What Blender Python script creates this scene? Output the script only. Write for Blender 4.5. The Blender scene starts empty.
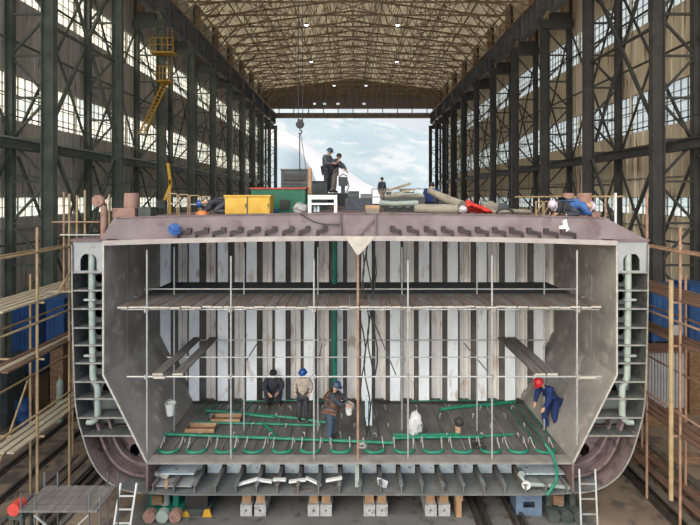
import bpy, math, random
from mathutils import Vector, Matrix, geometry
R = random.Random(7)
S = bpy.context.scene
COL = S.collection
F = 467.0; VX = 353.0; VY = 197.0; CZ = 8.9     # focal length in px, horizon, eye height

def X(px, y): return (px - VX) * y / F
def Z(py, y): return CZ - (py - VY) * y / F

# ------------------------------------------------------------------ mesh builder
class MB:
    def __init__(s): s.v = []; s.f = []
    def add(s, vs, fs):
        n = len(s.v); s.v += [tuple(v) for v in vs]; s.f += [tuple(i + n for i in f) for f in fs]; return s
    def box(s, x0, x1, y0, y1, z0, z1):
        if x0 > x1: x0, x1 = x1, x0
        if y0 > y1: y0, y1 = y1, y0
        if z0 > z1: z0, z1 = z1, z0
        return s.add([(x0,y0,z0),(x1,y0,z0),(x1,y1,z0),(x0,y1,z0),(x0,y0,z1),(x1,y0,z1),(x1,y1,z1),(x0,y1,z1)],
              [(3,2,1,0),(4,5,6,7),(0,1,5,4),(1,2,6,5),(2,3,7,6),(3,0,4,7)])
    def bar(s, a, b, w, h, up=(0,0,1)):
        a = Vector(a); b = Vector(b); d = (b - a).normalized(); u = Vector(up)
        if abs(d.dot(u)) > .98: u = Vector((0,1,0))
        sd = d.cross(u).normalized(); u = sd.cross(d).normalized()
        vs = []
        for p in (a, b):
            for i, j in ((-1,-1),(1,-1),(1,1),(-1,1)): vs.append(p + sd*i*w/2 + u*j*h/2)
        return s.add(vs, [(3,2,1,0),(4,5,6,7),(0,1,5,4),(1,2,6,5),(2,3,7,6),(3,0,4,7)])
    def hbar(s, a, b, w, h, t=.04, up=(0,1,0)):
        # H section: two flanges (width w) at +-h/2 along up, one web
        a = Vector(a); b = Vector(b); d = (b-a).normalized(); u = Vector(up)
        sd = d.cross(u).normalized(); u = sd.cross(d).normalized()
        for k in (-1, 1):
            o = u*k*(h/2 - t/2); s.bar(a+o, b+o, w, t, u)
        return s.bar(a, b, t, h - 2*t, u)
    def tube(s, pts, r, n=8, closed=False, caps=True):
        pts = [Vector(p) for p in pts]; m = len(pts)
        rr = r if isinstance(r, (list, tuple)) else [r]*m
        prev = None; vs = []
        for i, p in enumerate(pts):
            if closed: d = pts[(i+1) % m] - pts[i-1]
            else: d = pts[min(i+1, m-1)] - pts[max(i-1, 0)]
            d.normalize()
            if prev is None:
                u = Vector((0,0,1)) if abs(d.z) < .9 else Vector((0,1,0))
                sd = d.cross(u).normalized()
            else:
                sd = (prev - d*prev.dot(d)).normalized()
            prev = sd; u = sd.cross(d)
            for k in range(n):
                a = 2*math.pi*k/n; vs.append(p + (sd*math.cos(a) + u*math.sin(a))*rr[i])
        fs = []
        for i in range(m if closed else m-1):
            j = (i+1) % m
            for k in range(n):
                k2 = (k+1) % n; fs.append((i*n+k, j*n+k, j*n+k2, i*n+k2))
        if caps and not closed:
            fs.append(tuple(reversed(range(n)))[::-1]); fs.append(tuple(range((m-1)*n, m*n))[::-1])
        return s.add(vs, fs)
    def lathe(s, prof, c=(0,0,0), n=20, axis='z'):
        vs = []
        for r, h in prof:
            for k in range(n):
                a = 2*math.pi*k/n; q = (r*math.cos(a), r*math.sin(a), h)
                if axis == 'y': q = (q[0], q[2], q[1])
                if axis == 'x': q = (q[2], q[0], q[1])
                vs.append((q[0]+c[0], q[1]+c[1], q[2]+c[2]))
        fs = []
        for i in range(len(prof)-1):
            for k in range(n):
                k2 = (k+1) % n; fs.append((i*n+k, i*n+k2, (i+1)*n+k2, (i+1)*n+k))
        fs.append(tuple(range(n))[::-1]); fs.append(tuple(range((len(prof)-1)*n, len(prof)*n)))
        return s.add(vs, fs)
    def plate(s, outer, y0, y1, holes=()):
        # polygon in x,z extruded between y0 and y1, real holes
        loops = [list(outer)] + [list(h) for h in holes]
        flat = [p for l in loops for p in l]
        tris = geometry.tessellate_polygon([[Vector((p[0], p[1], 0)) for p in l] for l in loops])
        n = len(flat)
        vs = [(p[0], y0, p[1]) for p in flat] + [(p[0], y1, p[1]) for p in flat]
        fs = [tuple(t) for t in tris] + [tuple(i+n for i in t[::-1]) for t in tris]
        o = 0
        for l in loops:
            m = len(l)
            for i in range(m):
                j = (i+1) % m; fs.append((o+i, o+j, o+j+n, o+i+n))
            o += m
        return s.add(vs, fs)
    def strip(s, prof, y0, y1, t=.03):
        # sheet following an x,z polyline, thickness t, extruded in y
        P = [Vector(p) for p in prof]; a = []; b = []
        for i, p in enumerate(P):
            d = (P[min(i+1, len(P)-1)] - P[max(i-1, 0)]).normalized(); nrm = Vector((-d.y, d.x))
            a.append(p + nrm*t/2); b.append(p - nrm*t/2)
        for i in range(len(P)-1):
            q = [a[i], a[i+1], b[i+1], b[i]]
            vs = [(v.x, y0, v.y) for v in q] + [(v.x, y1, v.y) for v in q]
            s.add(vs, [(0,1,2,3),(7,6,5,4),(0,4,5,1),(1,5,6,2),(2,6,7,3),(3,7,4,0)])
        return s
    def blob(s, c, r, sx=1, sy=1, sz=1, n=10, m=7, jit=0, rnd=R):
        vs = []; fs = []
        for i in range(m+1):
            t = math.pi*i/m
            for k in range(n):
                a = 2*math.pi*k/n; q = r*(1 + (rnd.random()-.5)*jit)
                vs.append((c[0]+q*sx*math.sin(t)*math.cos(a), c[1]+q*sy*math.sin(t)*math.sin(a), c[2]+q*sz*math.cos(t)))
        for i in range(m):
            for k in range(n):
                k2 = (k+1) % n; fs.append((i*n+k, (i+1)*n+k, (i+1)*n+k2, i*n+k2))
        return s.add(vs, fs)

def mesh_from(mb, name, m, off=(0,0,0), smooth=False):
    me = bpy.data.meshes.new(name)
    me.from_pydata([(v[0]-off[0], v[1]-off[1], v[2]-off[2]) for v in mb.v], [], mb.f)
    me.validate(); me.update()
    if m: me.materials.append(m)
    import bmesh
    b = bmesh.new(); b.from_mesh(me); bmesh.ops.remove_doubles(b, verts=b.verts, dist=1e-5)
    bmesh.ops.recalc_face_normals(b, faces=b.faces); b.to_mesh(me); b.free()
    if smooth:
        for p in me.polygons: p.use_smooth = True
        try: me.set_sharp_from_angle(angle=math.radians(40))
        except Exception: pass
    return me

def obj(name, mb, m, parent=None, off=(0,0,0), smooth=False, kind=None, label=None):
    o = bpy.data.objects.new(name, mesh_from(mb, name, m, off, smooth)); COL.objects.link(o)
    if parent: o.parent = parent
    if kind: o['kind'] = kind
    if label: o['label'] = label
    return o

def tag(o, label, cat, group=None):
    o['label'] = label; o['category'] = cat
    if group: o['group'] = group
    return o

class Thing:
    def __init__(s, name, label, cat, loc=(0,0,0), group=None, local=False, rz=0):
        s.o = bpy.data.objects.new(name, None); COL.objects.link(s.o); s.o.empty_display_size = .2
        s.o.location = loc; s.o.rotation_euler.z = rz; tag(s.o, label, cat, group)
        s.off = (0,0,0) if local else loc
    def part(s, name, mb, m, parent=None, smooth=False, label=None, kind=None):
        return obj(name, mb, m, parent or s.o, s.off, smooth, kind, label)

def single(name, mb, m, label, cat, loc=(0,0,0), group=None, smooth=False):
    o = obj(name, mb, m, None, loc, smooth); o.location = loc
    return tag(o, label, cat, group)

def dup(root, loc, rz=None, label=None, group=None, sx=None):
    r = root.copy(); COL.objects.link(r); r.location = loc
    if rz is not None: r.rotation_euler.z = rz
    if sx: r.scale.x = sx
    if label: r['label'] = label
    if group: r['group'] = group
    for ch in list(root.children):
        c = ch.copy(); COL.objects.link(c); c.parent = r
        for g in list(ch.children):
            d = g.copy(); COL.objects.link(d); d.parent = c
    return r

# ------------------------------------------------------------------ materials
def mat(name, c1, c2=None, scale=3, rough=.7, metal=0, bump=.0, stretch=(1,1,1), lo=.35, hi=.65, c3=None, s3=12, a3=.62, transl=0):
    m = bpy.data.materials.new(name); m.use_nodes = True; nt = m.node_tree; N = nt.nodes; L = nt.links
    p = N['Principled BSDF']; p.inputs['Roughness'].default_value = rough; p.inputs['Metallic'].default_value = metal
    p.inputs['Base Color'].default_value = (*c1, 1)
    if c2:
        tc = N.new('ShaderNodeTexCoord'); geo = N.new('ShaderNodeNewGeometry'); mp = N.new('ShaderNodeMapping')
        mp.inputs['Scale'].default_value = stretch
        L.new(geo.outputs['Position'], mp.inputs['Vector'])
        nz = N.new('ShaderNodeTexNoise'); nz.inputs['Scale'].default_value = scale; nz.inputs['Detail'].default_value = 6
        L.new(mp.outputs[0], nz.inputs['Vector'])
        cr = N.new('ShaderNodeValToRGB'); cr.color_ramp.elements[0].position = lo; cr.color_ramp.elements[1].position = hi
        cr.color_ramp.elements[0].color = (*c1, 1); cr.color_ramp.elements[1].color = (*c2, 1)
        L.new(nz.outputs[0], cr.inputs[0]); out = cr.outputs[0]
        if c3:
            n3 = N.new('ShaderNodeTexNoise'); n3.inputs['Scale'].default_value = s3; n3.inputs['Detail'].default_value = 8
            L.new(mp.outputs[0], n3.inputs['Vector'])
            r3 = N.new('ShaderNodeValToRGB'); r3.color_ramp.elements[0].position = a3-.06; r3.color_ramp.elements[1].position = a3+.06
            L.new(n3.outputs[0], r3.inputs[0])
            mx = N.new('ShaderNodeMixRGB'); L.new(r3.outputs[0], mx.inputs[0]); L.new(out, mx.inputs[1]); mx.inputs[2].default_value = (*c3, 1); out = mx.outputs[0]
        L.new(out, p.inputs['Base Color'])
        if bump:
            b = N.new('ShaderNodeBump'); b.inputs['Strength'].default_value = bump; b.inputs['Distance'].default_value = .02
            L.new(nz.outputs[0], b.inputs['Height']); L.new(b.outputs[0], p.inputs['Normal'])
        if transl:
            t = N.new('ShaderNodeBsdfTranslucent'); L.new(out, t.inputs[0]); mixs = N.new('ShaderNodeMixShader'); mixs.inputs[0].default_value = transl
            L.new(p.outputs[0], mixs.inputs[1]); L.new(t.outputs[0], mixs.inputs[2]); L.new(mixs.outputs[0], N['Material Output'].inputs[0])
    return m

M = dict(
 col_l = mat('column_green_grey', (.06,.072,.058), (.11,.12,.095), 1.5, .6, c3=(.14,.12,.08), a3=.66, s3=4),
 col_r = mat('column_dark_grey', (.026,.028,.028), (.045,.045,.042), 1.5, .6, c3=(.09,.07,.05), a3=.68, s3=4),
 girder = mat('crane_girder_steel', (.07,.075,.08), (.12,.125,.13), 1.2, .55),
 rust_rail = mat('rusty_rail', (.24,.16,.12), (.36,.26,.20), 3, .8),
 truss = mat('truss_rust_brown', (.22,.155,.10), (.32,.24,.16), 1.5, .8),
 roof = mat('roof_sheet_beige', (.50,.455,.37), (.66,.61,.50), 1.2, .9, stretch=(1,.3,1), c3=(.2,.16,.1), s3=2.5, a3=.64, transl=.5),
 wall_l = mat('wall_panel_brown_grey', (0.418, 0.391, 0.348), (0.572, 0.540, 0.492), .8, .9, stretch=(1,2.5,.25), c3=(0.110, 0.081, 0.060), s3=2, a3=.66),
 wall_r = mat('wall_panel_tan', (.60,.52,.40), (.75,.67,.52), .8, .9, stretch=(1,2.5,.2), c3=(.18,.09,.05), s3=2, a3=.64),
 mull = mat('window_bar', (.04,.04,.04), (.07,.07,.065), 3, .7),
 gable = mat('gable_sheet', (.20,.17,.15), (.30,.26,.23), 1, .9, stretch=(3,1,.3)),
 dirt = mat('ground_dirt', (0.131, 0.095, 0.068), (0.240, 0.179, 0.125), .5, .95, c3=(0.076, 0.063, 0.052), s3=1.6, a3=.56, bump=.3),
 conc = mat('dock_concrete', (.085,.082,.078), (.135,.13,.122), .8, .9, c3=(.05,.045,.04), s3=3, a3=.62, bump=.2),
 pave = mat('outside_concrete', (.35,.34,.33), (.42,.41,.4), .05, .9),
 rail = mat('rail_dark', (.02,.018,.016), (.05,.04,.032), 4, .7),
 sleeper = mat('sleeper', (.06,.05,.04), (.10,.08,.06), 4, .9),
 pink = mat('primer_pink_grey', (0.143, 0.109, 0.113), (0.194, 0.157, 0.162), 1.5, .75, c3=(0.120, 0.086, 0.088), s3=2.5, a3=.62),
 tanklight = mat('tank_pale_grey', (0.182, 0.210, 0.203), (0.252, 0.280, 0.273), 3, .7),
 stredge = mat('stringer_edge_grey', (0.168, 0.161, 0.147), (0.252, 0.245, 0.224), 8, .6),
 hookm = mat('bracket_dark_brown', (.02,.014,.014), (.045,.03,.03), 6, .7),
 pinkl = mat('primer_pink_light', (0.273, 0.235, 0.224), (0.339, 0.300, 0.284), 3, .7),
 pinkd = mat('primer_pink_dark', (0.119, 0.081, 0.081), (0.175, 0.126, 0.126), 2.2, .8, c3=(0.063, 0.049, 0.045), s3=4, a3=.6),
 rustp = mat('rusty_pink_steel', (0.224, 0.119, 0.095), (0.294, 0.182, 0.147), 5, .8, c3=(0.182, 0.091, 0.070), s3=5, a3=.58),
 plate = mat('raw_steel_side', (0.172, 0.160, 0.148), (0.281, 0.261, 0.242), 1.1, .7, c3=(0.359, 0.335, 0.312), s3=2.2, a3=.63, bump=.1),
 tank = mat('tank_grey', (0.055, 0.058, 0.058), (0.088, 0.095, 0.092), 2, .7, c3=(0.042, 0.038, 0.035), s3=4, a3=.6),
 edge = mat('ground_plate_edge', (0.294, 0.280, 0.259), (0.406, 0.392, 0.364), 8, .5),
 floor = mat('hold_floor_steel', (0.066, 0.062, 0.056), (0.112, 0.105, 0.095), 1.6, .75, c3=(0.154, 0.140, 0.126), s3=5, a3=.68, stretch=(2,.7,1)),
 floore = mat('hold_floor_edge', (0.168, 0.154, 0.136), (0.238, 0.217, 0.196), 3, .7),
 fblue = mat('pale_blue_primer', (0.425, 0.510, 0.552), (0.510, 0.595, 0.637), 2.5, .7, c3=(0.212, 0.221, 0.221), s3=7, a3=.64),
 bshell = mat('bottom_shell_steel', (0.098, 0.105, 0.105), (0.161, 0.164, 0.161), 2, .7, c3=(0.112, 0.077, 0.056), s3=4, a3=.62),
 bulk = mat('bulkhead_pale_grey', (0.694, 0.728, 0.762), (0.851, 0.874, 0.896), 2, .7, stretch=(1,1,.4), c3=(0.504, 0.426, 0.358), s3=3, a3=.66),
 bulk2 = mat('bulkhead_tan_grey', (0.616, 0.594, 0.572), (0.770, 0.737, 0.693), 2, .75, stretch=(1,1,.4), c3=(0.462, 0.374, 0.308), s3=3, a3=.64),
 bulkw = mat('bulkhead_web_shade', (.09,.085,.083), (.15,.14,.13), 2, .8),  # shade of the sloping webs painted in as a dark base colour
 black = mat('black_steel', (.015,.015,.016), (.03,.028,.027), 5, .6),
 galv = mat('galvanised_tube', (0.294, 0.301, 0.301), (0.392, 0.399, 0.392), 9, .4, metal=.3),
 gplank = mat('scaffold_plank_brown', (0.077, 0.059, 0.049), (0.147, 0.115, 0.095), 3, .85, stretch=(4,.5,4)),
 gplank2 = mat('scaffold_plank_grey', (0.091, 0.084, 0.077), (0.154, 0.140, 0.130), 3, .85, stretch=(4,.5,4)),
 endw = mat('plank_end_pale', (0.347, 0.315, 0.271), (0.428, 0.391, 0.340), 8, .8),
 rpanel = mat('dark_rear_panel', (.02,.025,.03), (.04,.045,.05), 20, .9),  # near-black rear of the platform, darker than the planks in front
 bamb = mat('tan_pole', (0.252, 0.175, 0.091), (0.350, 0.259, 0.147), 5, .7),
 rpole = mat('rust_pole', (0.231, 0.133, 0.091), (0.322, 0.203, 0.140), 5, .7),
 tplank = mat('tan_plank', (0.280, 0.231, 0.161), (0.385, 0.329, 0.238), 3, .8, stretch=(4,.6,4)),
 rplank = mat('red_brown_plank', (0.084, 0.045, 0.030), (0.146, 0.078, 0.050), 3, .85, stretch=(4,.6,4)),
 green = mat('green_hose', (0.000, 0.119, 0.070), (0.014, 0.196, 0.119), 6, .5),
 gdark = mat('green_pipe_dark', (.0,.10,.065), (.01,.16,.10), 4, .5),
 gcont = mat('green_painted_box', (.005,.085,.045), (.015,.12,.065), 3, .6),
 yellow = mat('yellow_cabinet', (0.476, 0.268, 0.018), (0.524, 0.321, 0.042), 4, .5),
 yel2 = mat('yellow_paint', (0.476, 0.252, 0.014), (0.560, 0.322, 0.035), 5, .5),
 blue = mat('blue_paint', (0.007, 0.035, 0.112), (0.014, 0.063, 0.182), 2, .6),
 bluel = mat('light_blue_steel', (0.090, 0.132, 0.198), (0.132, 0.180, 0.252), 4, .6),
 navy = mat('navy_cloth', (0.004, 0.014, 0.070), (0.008, 0.025, 0.112), 8, .9),
 bcloth = mat('blue_cloth', (0.021, 0.070, 0.224), (0.042, 0.112, 0.294), 8, .9),
 white = mat('white_paint', (0.547, 0.547, 0.531), (0.644, 0.644, 0.628), 6, .5),
 cloth = mat('white_cloth', (0.429, 0.423, 0.429), (0.526, 0.520, 0.526), 8, .9),
 palegr = mat('pale_green_pipe', (0.227, 0.271, 0.239), (0.302, 0.347, 0.315), 5, .5),
 genm = mat('dark_grey_green_machine', (.03,.04,.04), (.06,.07,.065), 4, .6),
 brown = mat('brown_wood', (0.119, 0.063, 0.032), (0.210, 0.126, 0.070), 4, .8, stretch=(1,4,4)),
 woodt = mat('tan_wood', (0.280, 0.161, 0.084), (0.364, 0.231, 0.133), 5, .8),
 orange = mat('orange_plastic', (0.525, 0.140, 0.035), (0.595, 0.196, 0.056), 6, .5),
 red = mat('red_cloth', (0.434, 0.021, 0.014), (0.546, 0.042, 0.028), 6, .8),
 redp = mat('red_paint', (.38,.03,.025), (.5,.06,.04), 6, .6),
 bgrey = mat('block_grey', (0.280, 0.280, 0.273), (0.385, 0.385, 0.378), 8, .8, c3=(0.175, 0.154, 0.140), s3=6, a3=.6),
 duct = mat('canvas_duct', (0.196, 0.175, 0.140), (0.280, 0.252, 0.203), 3, .9),
 skin = mat('skin', (.42,.24,.16), (.48,.28,.19), 9, .6),
 dcloth = mat('dark_cloth', (.02,.022,.03), (.045,.048,.06), 9, .9),
 gcloth = mat('charcoal_cloth', (.05,.055,.07), (.08,.085,.10), 9, .9),
 beige = mat('beige_cloth', (0.294, 0.245, 0.196), (0.385, 0.329, 0.273), 9, .9),
 brcloth = mat('brown_cloth', (.09,.045,.03), (.15,.08,.055), 9, .9),
 jean = mat('denim', (0.032, 0.056, 0.091), (0.049, 0.077, 0.119), 9, .9),
 hblue = mat('blue_helmet', (0.007, 0.049, 0.210), (0.014, 0.070, 0.266), 9, .35),
 hred = mat('red_helmet', (0.420, 0.014, 0.021), (0.490, 0.028, 0.035), 9, .35),
 hwhite = mat('pale_helmet', (.50,.42,.50), (.6,.52,.6), 9, .35),
 hdark = mat('dark_blue_helmet', (.02,.04,.08), (.03,.06,.11), 9, .4),
 hair = mat('black_hair', (.01,.009,.008), (.02,.018,.016), 20, .8),
 boot = mat('boot_leather', (.015,.013,.012), (.03,.027,.025), 9, .7),
 corr = mat('white_corrugated', (0.238, 0.247, 0.252), (0.295, 0.300, 0.300), 2, .6, c3=(0.143, 0.119, 0.095), s3=4, a3=.68),
 hill1 = mat('hazy_blue_hill', (0.186, 0.230, 0.259), (0.227, 0.268, 0.290), .02, 1, c3=(0.289, 0.300, 0.308), s3=.03, a3=.55),
 hill2 = mat('pale_slope', (0.352, 0.337, 0.344), (0.413, 0.398, 0.405), .02, 1, c3=(0.275, 0.329, 0.367), s3=.04, a3=.62),  # whitish base colour with bluish noise patches
)
def glass():
    m = bpy.data.materials.new('dusty_glass'); m.use_nodes = True; N = m.node_tree.nodes; L = m.node_tree.links; N.clear()
    o = N.new('ShaderNodeOutputMaterial'); t = N.new('ShaderNodeBsdfTransparent'); t.inputs[0].default_value = (.95,.96,.94,1)
    d = N.new('ShaderNodeBsdfTranslucent'); d.inputs[0].default_value = (.75,.74,.68,1)
    mx = N.new('ShaderNodeMixShader'); geo = N.new('ShaderNodeNewGeometry'); nz = N.new('ShaderNodeTexNoise'); nz.inputs['Scale'].default_value = 1.6
    cr = N.new('ShaderNodeValToRGB'); cr.color_ramp.elements[0].position = .4; cr.color_ramp.elements[1].position = .65
    cr.color_ramp.elements[0].color = (.12,)*3+(1,); cr.color_ramp.elements[1].color = (.55,)*3+(1,)
    L.new(geo.outputs['Position'], nz.inputs[0]); L.new(nz.outputs[0], cr.inputs[0]); L.new(cr.outputs[0], mx.inputs[0])
    L.new(t.outputs[0], mx.inputs[1]); L.new(d.outputs[0], mx.inputs[2]); L.new(mx.outputs[0], o.inputs[0])
    return m
M['glass'] = glass()

# ------------------------------------------------------------------ hall
Y0 = 2.5; BAY = 6.0; YE = 80.5; HX = 13.35; OX = 15.05; WX = 15.7
obj('floor', MB().box(-WX-.1, WX+.1, 2, YE, -.3, 0), M['dirt'], kind='structure')
obj('trim_1', MB().box(-6.2, 6.6, 2.2, 34, 0, .012), M['conc'], kind='structure', label='grey concrete berth slab under the hull')
single('quay_ground', MB().box(-260, 260, YE, 420, -.35, -.05).box(-260, -WX-.3, 2, YE, -.35, -.05).box(WX+.3, 260, 2, YE, -.35, -.05), M['pave'],
       'pale open ground outside the hall beyond its far end', 'ground')['kind'] = 'structure'

bands = [(0, CZ-.95), (CZ, CZ+3.57), (CZ+5.7, CZ+9.3), (CZ+11.5, 27.3)]
wins = [(CZ-.95, CZ), (CZ+3.57, CZ+5.7), (CZ+9.3, CZ+11.5)]
for s, nm, mm in ((-1, 'wall_left', 'wall_l'), (1, 'wall_right', 'wall_r')):
    mb = MB()
    for z0, z1 in bands:
        mb.box(s*WX, s*(WX+.25), Y0, YE, z0, z1)
        y = Y0 + .25                                    # raised ribs of the cladding
        while y < YE:
            mb.box(s*(WX-.04), s*WX, y, y+.07, z0, z1); y += .75
    for k in range(14):                                  # piers between windows
        y = Y0 + k*BAY
        for z0, z1 in wins: mb.box(s*WX, s*(WX+.25), max(Y0, y-.04), min(YE, y+.04), z0, z1)
    obj(nm, mb, M[mm], kind='structure')
wn = 0
for zi, (z0, z1) in enumerate(wins):
    f = MB(); L_ = BAY - .1; h = z1 - z0
    nc, nr = (12, 2) if zi == 0 else (12, 4)
    for i in range(nc+1):
        yy = L_*i/nc; w = .022 if i % 3 else .05
        f.box(-.03, .03, yy-w/2, yy+w/2, 0, h)
    for j in range(nr+1):
        zz = h*j/nr; w = .022 if 0 < j < nr else .05
        f.box(-.03, .03, 0, L_, max(0, zz-w/2), min(h, zz+w/2))
    p = MB().box(-.005, .005, 0, L_, 0, h)
    proto = None
    for s in (-1, 1):
        for k in range(13):
            wn += 1; loc = (s*(WX+.12), Y0 + k*BAY + .05, z0)
            if proto is None:
                proto = obj('window_%d' % wn, f, M['mull'], kind='structure'); proto.location = loc
                obj('pane', p, M['glass'], proto)
            else:
                w = dup(proto, loc); w.name = 'window_%d' % wn
# roof and gable
RZ0, RZ1 = 27.3, 29.3
mb = MB()
for s in (-1, 1):
    n = 60
    mb.add([(s*(WX+.3), Y0, RZ0), (0, Y0, RZ1), (0, YE+.4, RZ1), (s*(WX+.3), YE+.4, RZ0),
            (s*(WX+.3), Y0, RZ0+.06), (0, Y0, RZ1+.06), (0, YE+.4, RZ1+.06), (s*(WX+.3), YE+.4, RZ0+.06)],
           [(0,1,2,3),(7,6,5,4),(0,4,5,1),(1,5,6,2),(2,6,7,3),(3,7,4,0)])
obj('ceiling', mb, M['roof'], kind='structure')
mb = MB()
mb.plate([(-WX, CZ+15.2), (WX, CZ+15.2), (WX, RZ0), (0, RZ1), (-WX, RZ0)], YE, YE+.15,
         [[(x-.25, CZ+15.9), (x+.25, CZ+15.9), (x+.25, CZ+16.25), (x-.25, CZ+16.25)] for x in (-6.6, -4.9, -2.6, 1.9)])
for i in range(42):
    x = -15.4 + i*.75; mb.box(x, x+.08, YE-.05, YE, CZ+15.2, RZ0-.2)
obj('wall_back', mb, M['gable'], kind='structure')
mb = MB().box(-HX-.2, HX+.2, YE-.3, YE+.3, CZ+13.6, CZ+14.45)
t = Thing('header_beam', 'long dark header beam over the open far end of the hall', 'beam', (0, YE, CZ+13.6))
t.part('web', mb, M['gable'])
for i in range(11):
    x = -HX + .6 + i*(2*HX-1.2)/10
    t.part('post', MB().box(x-.07, x+.07, YE-.1, YE+.1, CZ+14.45, CZ+15.25), M['gable'])
# low gable-end strip walls either side of opening
# columns (bents)
ZH = 21.2
def make_bent(side, m, name, label):
    t = Thing(name, label, 'column', (0,0,0), local=True)
    s = side; ox = s*(OX-HX)
    t.part('inner_leg', MB().hbar((0,0,.25), (0,0,21.22), .3, .55, .05, (1,0,0)), m)
    t.part('outer_leg', MB().hbar((ox,0,.25), (ox,0,27.2), .26, .34, .05, (1,0,0)), m)
    t.part('corbel', MB().box(min(s*.35,ox), max(s*.35,ox), -.16, .16, 21.2, 21.7), m)
    t.part('upper_column', MB().box(ox-s*.5, ox-s*.1, -.2, .2, 21.7, 27.0), M['truss'])
    t.part('base_plate', MB().box(-.4,.4,-.2,.2,0,.25).box(ox-.3,ox+.3,-.2,.2,0,.25), m)
    t.part('head_beam', MB().box(min(0,ox)-.25, max(0,ox)+.25, -.18, .18, 20.6, 21.2), m)
    n = 11; dz = (20.6-.4)/n
    for i in range(n):
        z = .4 + i*dz
        t.part('strut', MB().bar((0,0,z+dz), (ox,0,z+dz), .09, .10), m) if i < n-1 else None
        a, b = ((0,0,z), (ox,0,z+dz)) if i % 2 else ((ox,0,z), (0,0,z+dz))
        t.part('diagonal', MB().bar(a, b, .08, .10), m)
    return t.o
ordn = ['out-of-frame nearest', 'nearest', 'second', 'third', 'fourth', 'fifth', 'sixth', 'seventh', 'eighth', 'ninth', 'tenth', 'last']
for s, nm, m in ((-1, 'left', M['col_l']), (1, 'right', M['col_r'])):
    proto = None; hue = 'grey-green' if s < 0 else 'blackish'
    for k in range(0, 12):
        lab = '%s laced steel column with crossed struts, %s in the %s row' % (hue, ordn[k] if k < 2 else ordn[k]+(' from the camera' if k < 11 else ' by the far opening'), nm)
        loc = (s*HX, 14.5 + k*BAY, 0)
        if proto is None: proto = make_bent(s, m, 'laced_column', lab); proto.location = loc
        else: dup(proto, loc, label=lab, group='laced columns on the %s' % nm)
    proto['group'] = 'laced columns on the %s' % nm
    # crane girders, one per bay
    proto = None
    for k in range(11):
        lab = 'fish-bellied crane runway girder on the %s, spanning %s bay' % (nm, ordn[k] if k < 2 else 'the ' + ordn[k])
        loc = (s*HX, 14.5 + k*BAY, 0)
        if proto is None:
            t = Thing('crane_girder', lab, 'girder', (0,0,0), 'crane girders on the %s' % nm, True)
            prof = [(.05, 21.95), (.05, 23.05), (5.95, 23.05), (5.95, 21.95), (5.2, 21.7), (4.6, 21.25), (1.4, 21.25), (.8, 21.7)]
            w = MB().plate([(p[0], p[1]) for p in prof], -.03, .03)
            w.v = [(v[1], v[0], v[2]) for v in w.v]
            for i in range(1, 6): w.box(-.2, .2, i-.02, i+.02, 21.75 if i in (1,5) else 21.27, 23.0)
            t.part('web', w, M['girder'])
            t.part('top_flange', MB().box(-.28, .28, .02, 5.98, 23.05, 23.12), M['rust_rail'])
            t.part('bottom_flange', MB().bar((0,1.4,21.25),(0,4.6,21.25),.4,.05).bar((0,.8,21.7),(0,1.4,21.25),.4,.05).bar((0,5.2,21.7),(0,4.6,21.25),.4,.05).bar((0,.05,21.97),(0,.8,21.7),.4,.05).bar((0,5.95,21.97),(0,5.2,21.7),.4,.05), M['girder'])
            t.part('crane_rail', MB().box(-.06,.06,.02,5.98,23.12,23.25), M['rust_rail'], label='rusty crane rail')
            proto = t.o; proto.location = loc
        else: dup(proto, loc, label=lab, group='crane girders on the %s' % nm)
    # rusty walkway beside the girder
    # wall bracing, one per bay
    proto = None
    for k in range(11):
        lab = 'steel cross bracing against the %s wall in %s bay' % (nm, ordn[k] if k < 2 else 'the ' + ordn[k])
        loc = (s*(OX-.05), 14.5 + k*BAY, 0)
        if proto is None:
            t = Thing('wall_bracing', lab, 'bracing', (0,0,0), 'wall bracing on the %s' % nm, True)
            for a, b in (((0,.25,11.5),(0,5.75,20.5)), ((.14,5.8,11.5),(.14,.2,20.5)), ((0,.2,.8),(0,5.8,10.7)), ((.14,5.8,.8),(.14,.2,10.7))):
                t.part('diagonal_brace', MB().bar(a, b, .08, .12), m)
            for z in (6.8, 15.8, 18.4): t.part('strut', MB().bar((.0,.2,z),(0,5.8,z),.09,.09), m)
            proto = t.o; proto.location = loc
        else: dup(proto, loc, label=lab, group='wall bracing on the %s' % nm)
    t = Thing('wall_girt_beam', 'long horizontal box beam running along the %s wall at deck height' % nm, 'beam', (s*(OX-.45), Y0, 11.1))
    x = s*(OX-.55)
    t.part('beam', MB().box(x-.22, x+.22, Y0, YE, 10.95, 11.35), m)
    t.part('walkway_edge', MB().box(x-s*.3-.05, x-s*.3+.05, Y0, YE, 11.35, 11.42), M['galv'] if s < 0 else m)
    t.part('hand_rail', MB().bar((x-s*.3, Y0, 12.3), (x-s*.3, YE, 12.3), .05, .05), m)
    t = Thing('portal_bracing', 'heavy cross bracing between the nearest two columns in the %s row' % nm, 'bracing', (s*HX, 20.5, 0))
    xx = s*(HX+.1)
    for a, b in (((xx,20.75,12.0),(xx,26.25,21.0)), ((xx+.18,26.25,12.0),(xx+.18,20.75,21.0)), ((xx,20.75,2.0),(xx,26.25,11.0)), ((xx+.18,26.25,2.0),(xx+.18,20.75,11.0))):
        t.part('diagonal_brace', MB().bar(a, b, .12, .14), m)
    t.part('tie', MB().bar((xx,20.72,16.5),(xx,26.28,16.5),.14,.1), m)
    # thin services on the wall
    for j, z in enumerate((7.4, 9.9, 13.6)):
        single('wall_conduit', MB().tube([(s*(WX-.12), Y0, z), (s*(WX-.12), YE, z)], .035, 6), M['galv'],
               'thin grey conduit along the %s wall, %s of three' % (nm, ('lowest','middle','highest')[j]), 'pipe', group='conduits on the %s wall' % nm)
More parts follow.
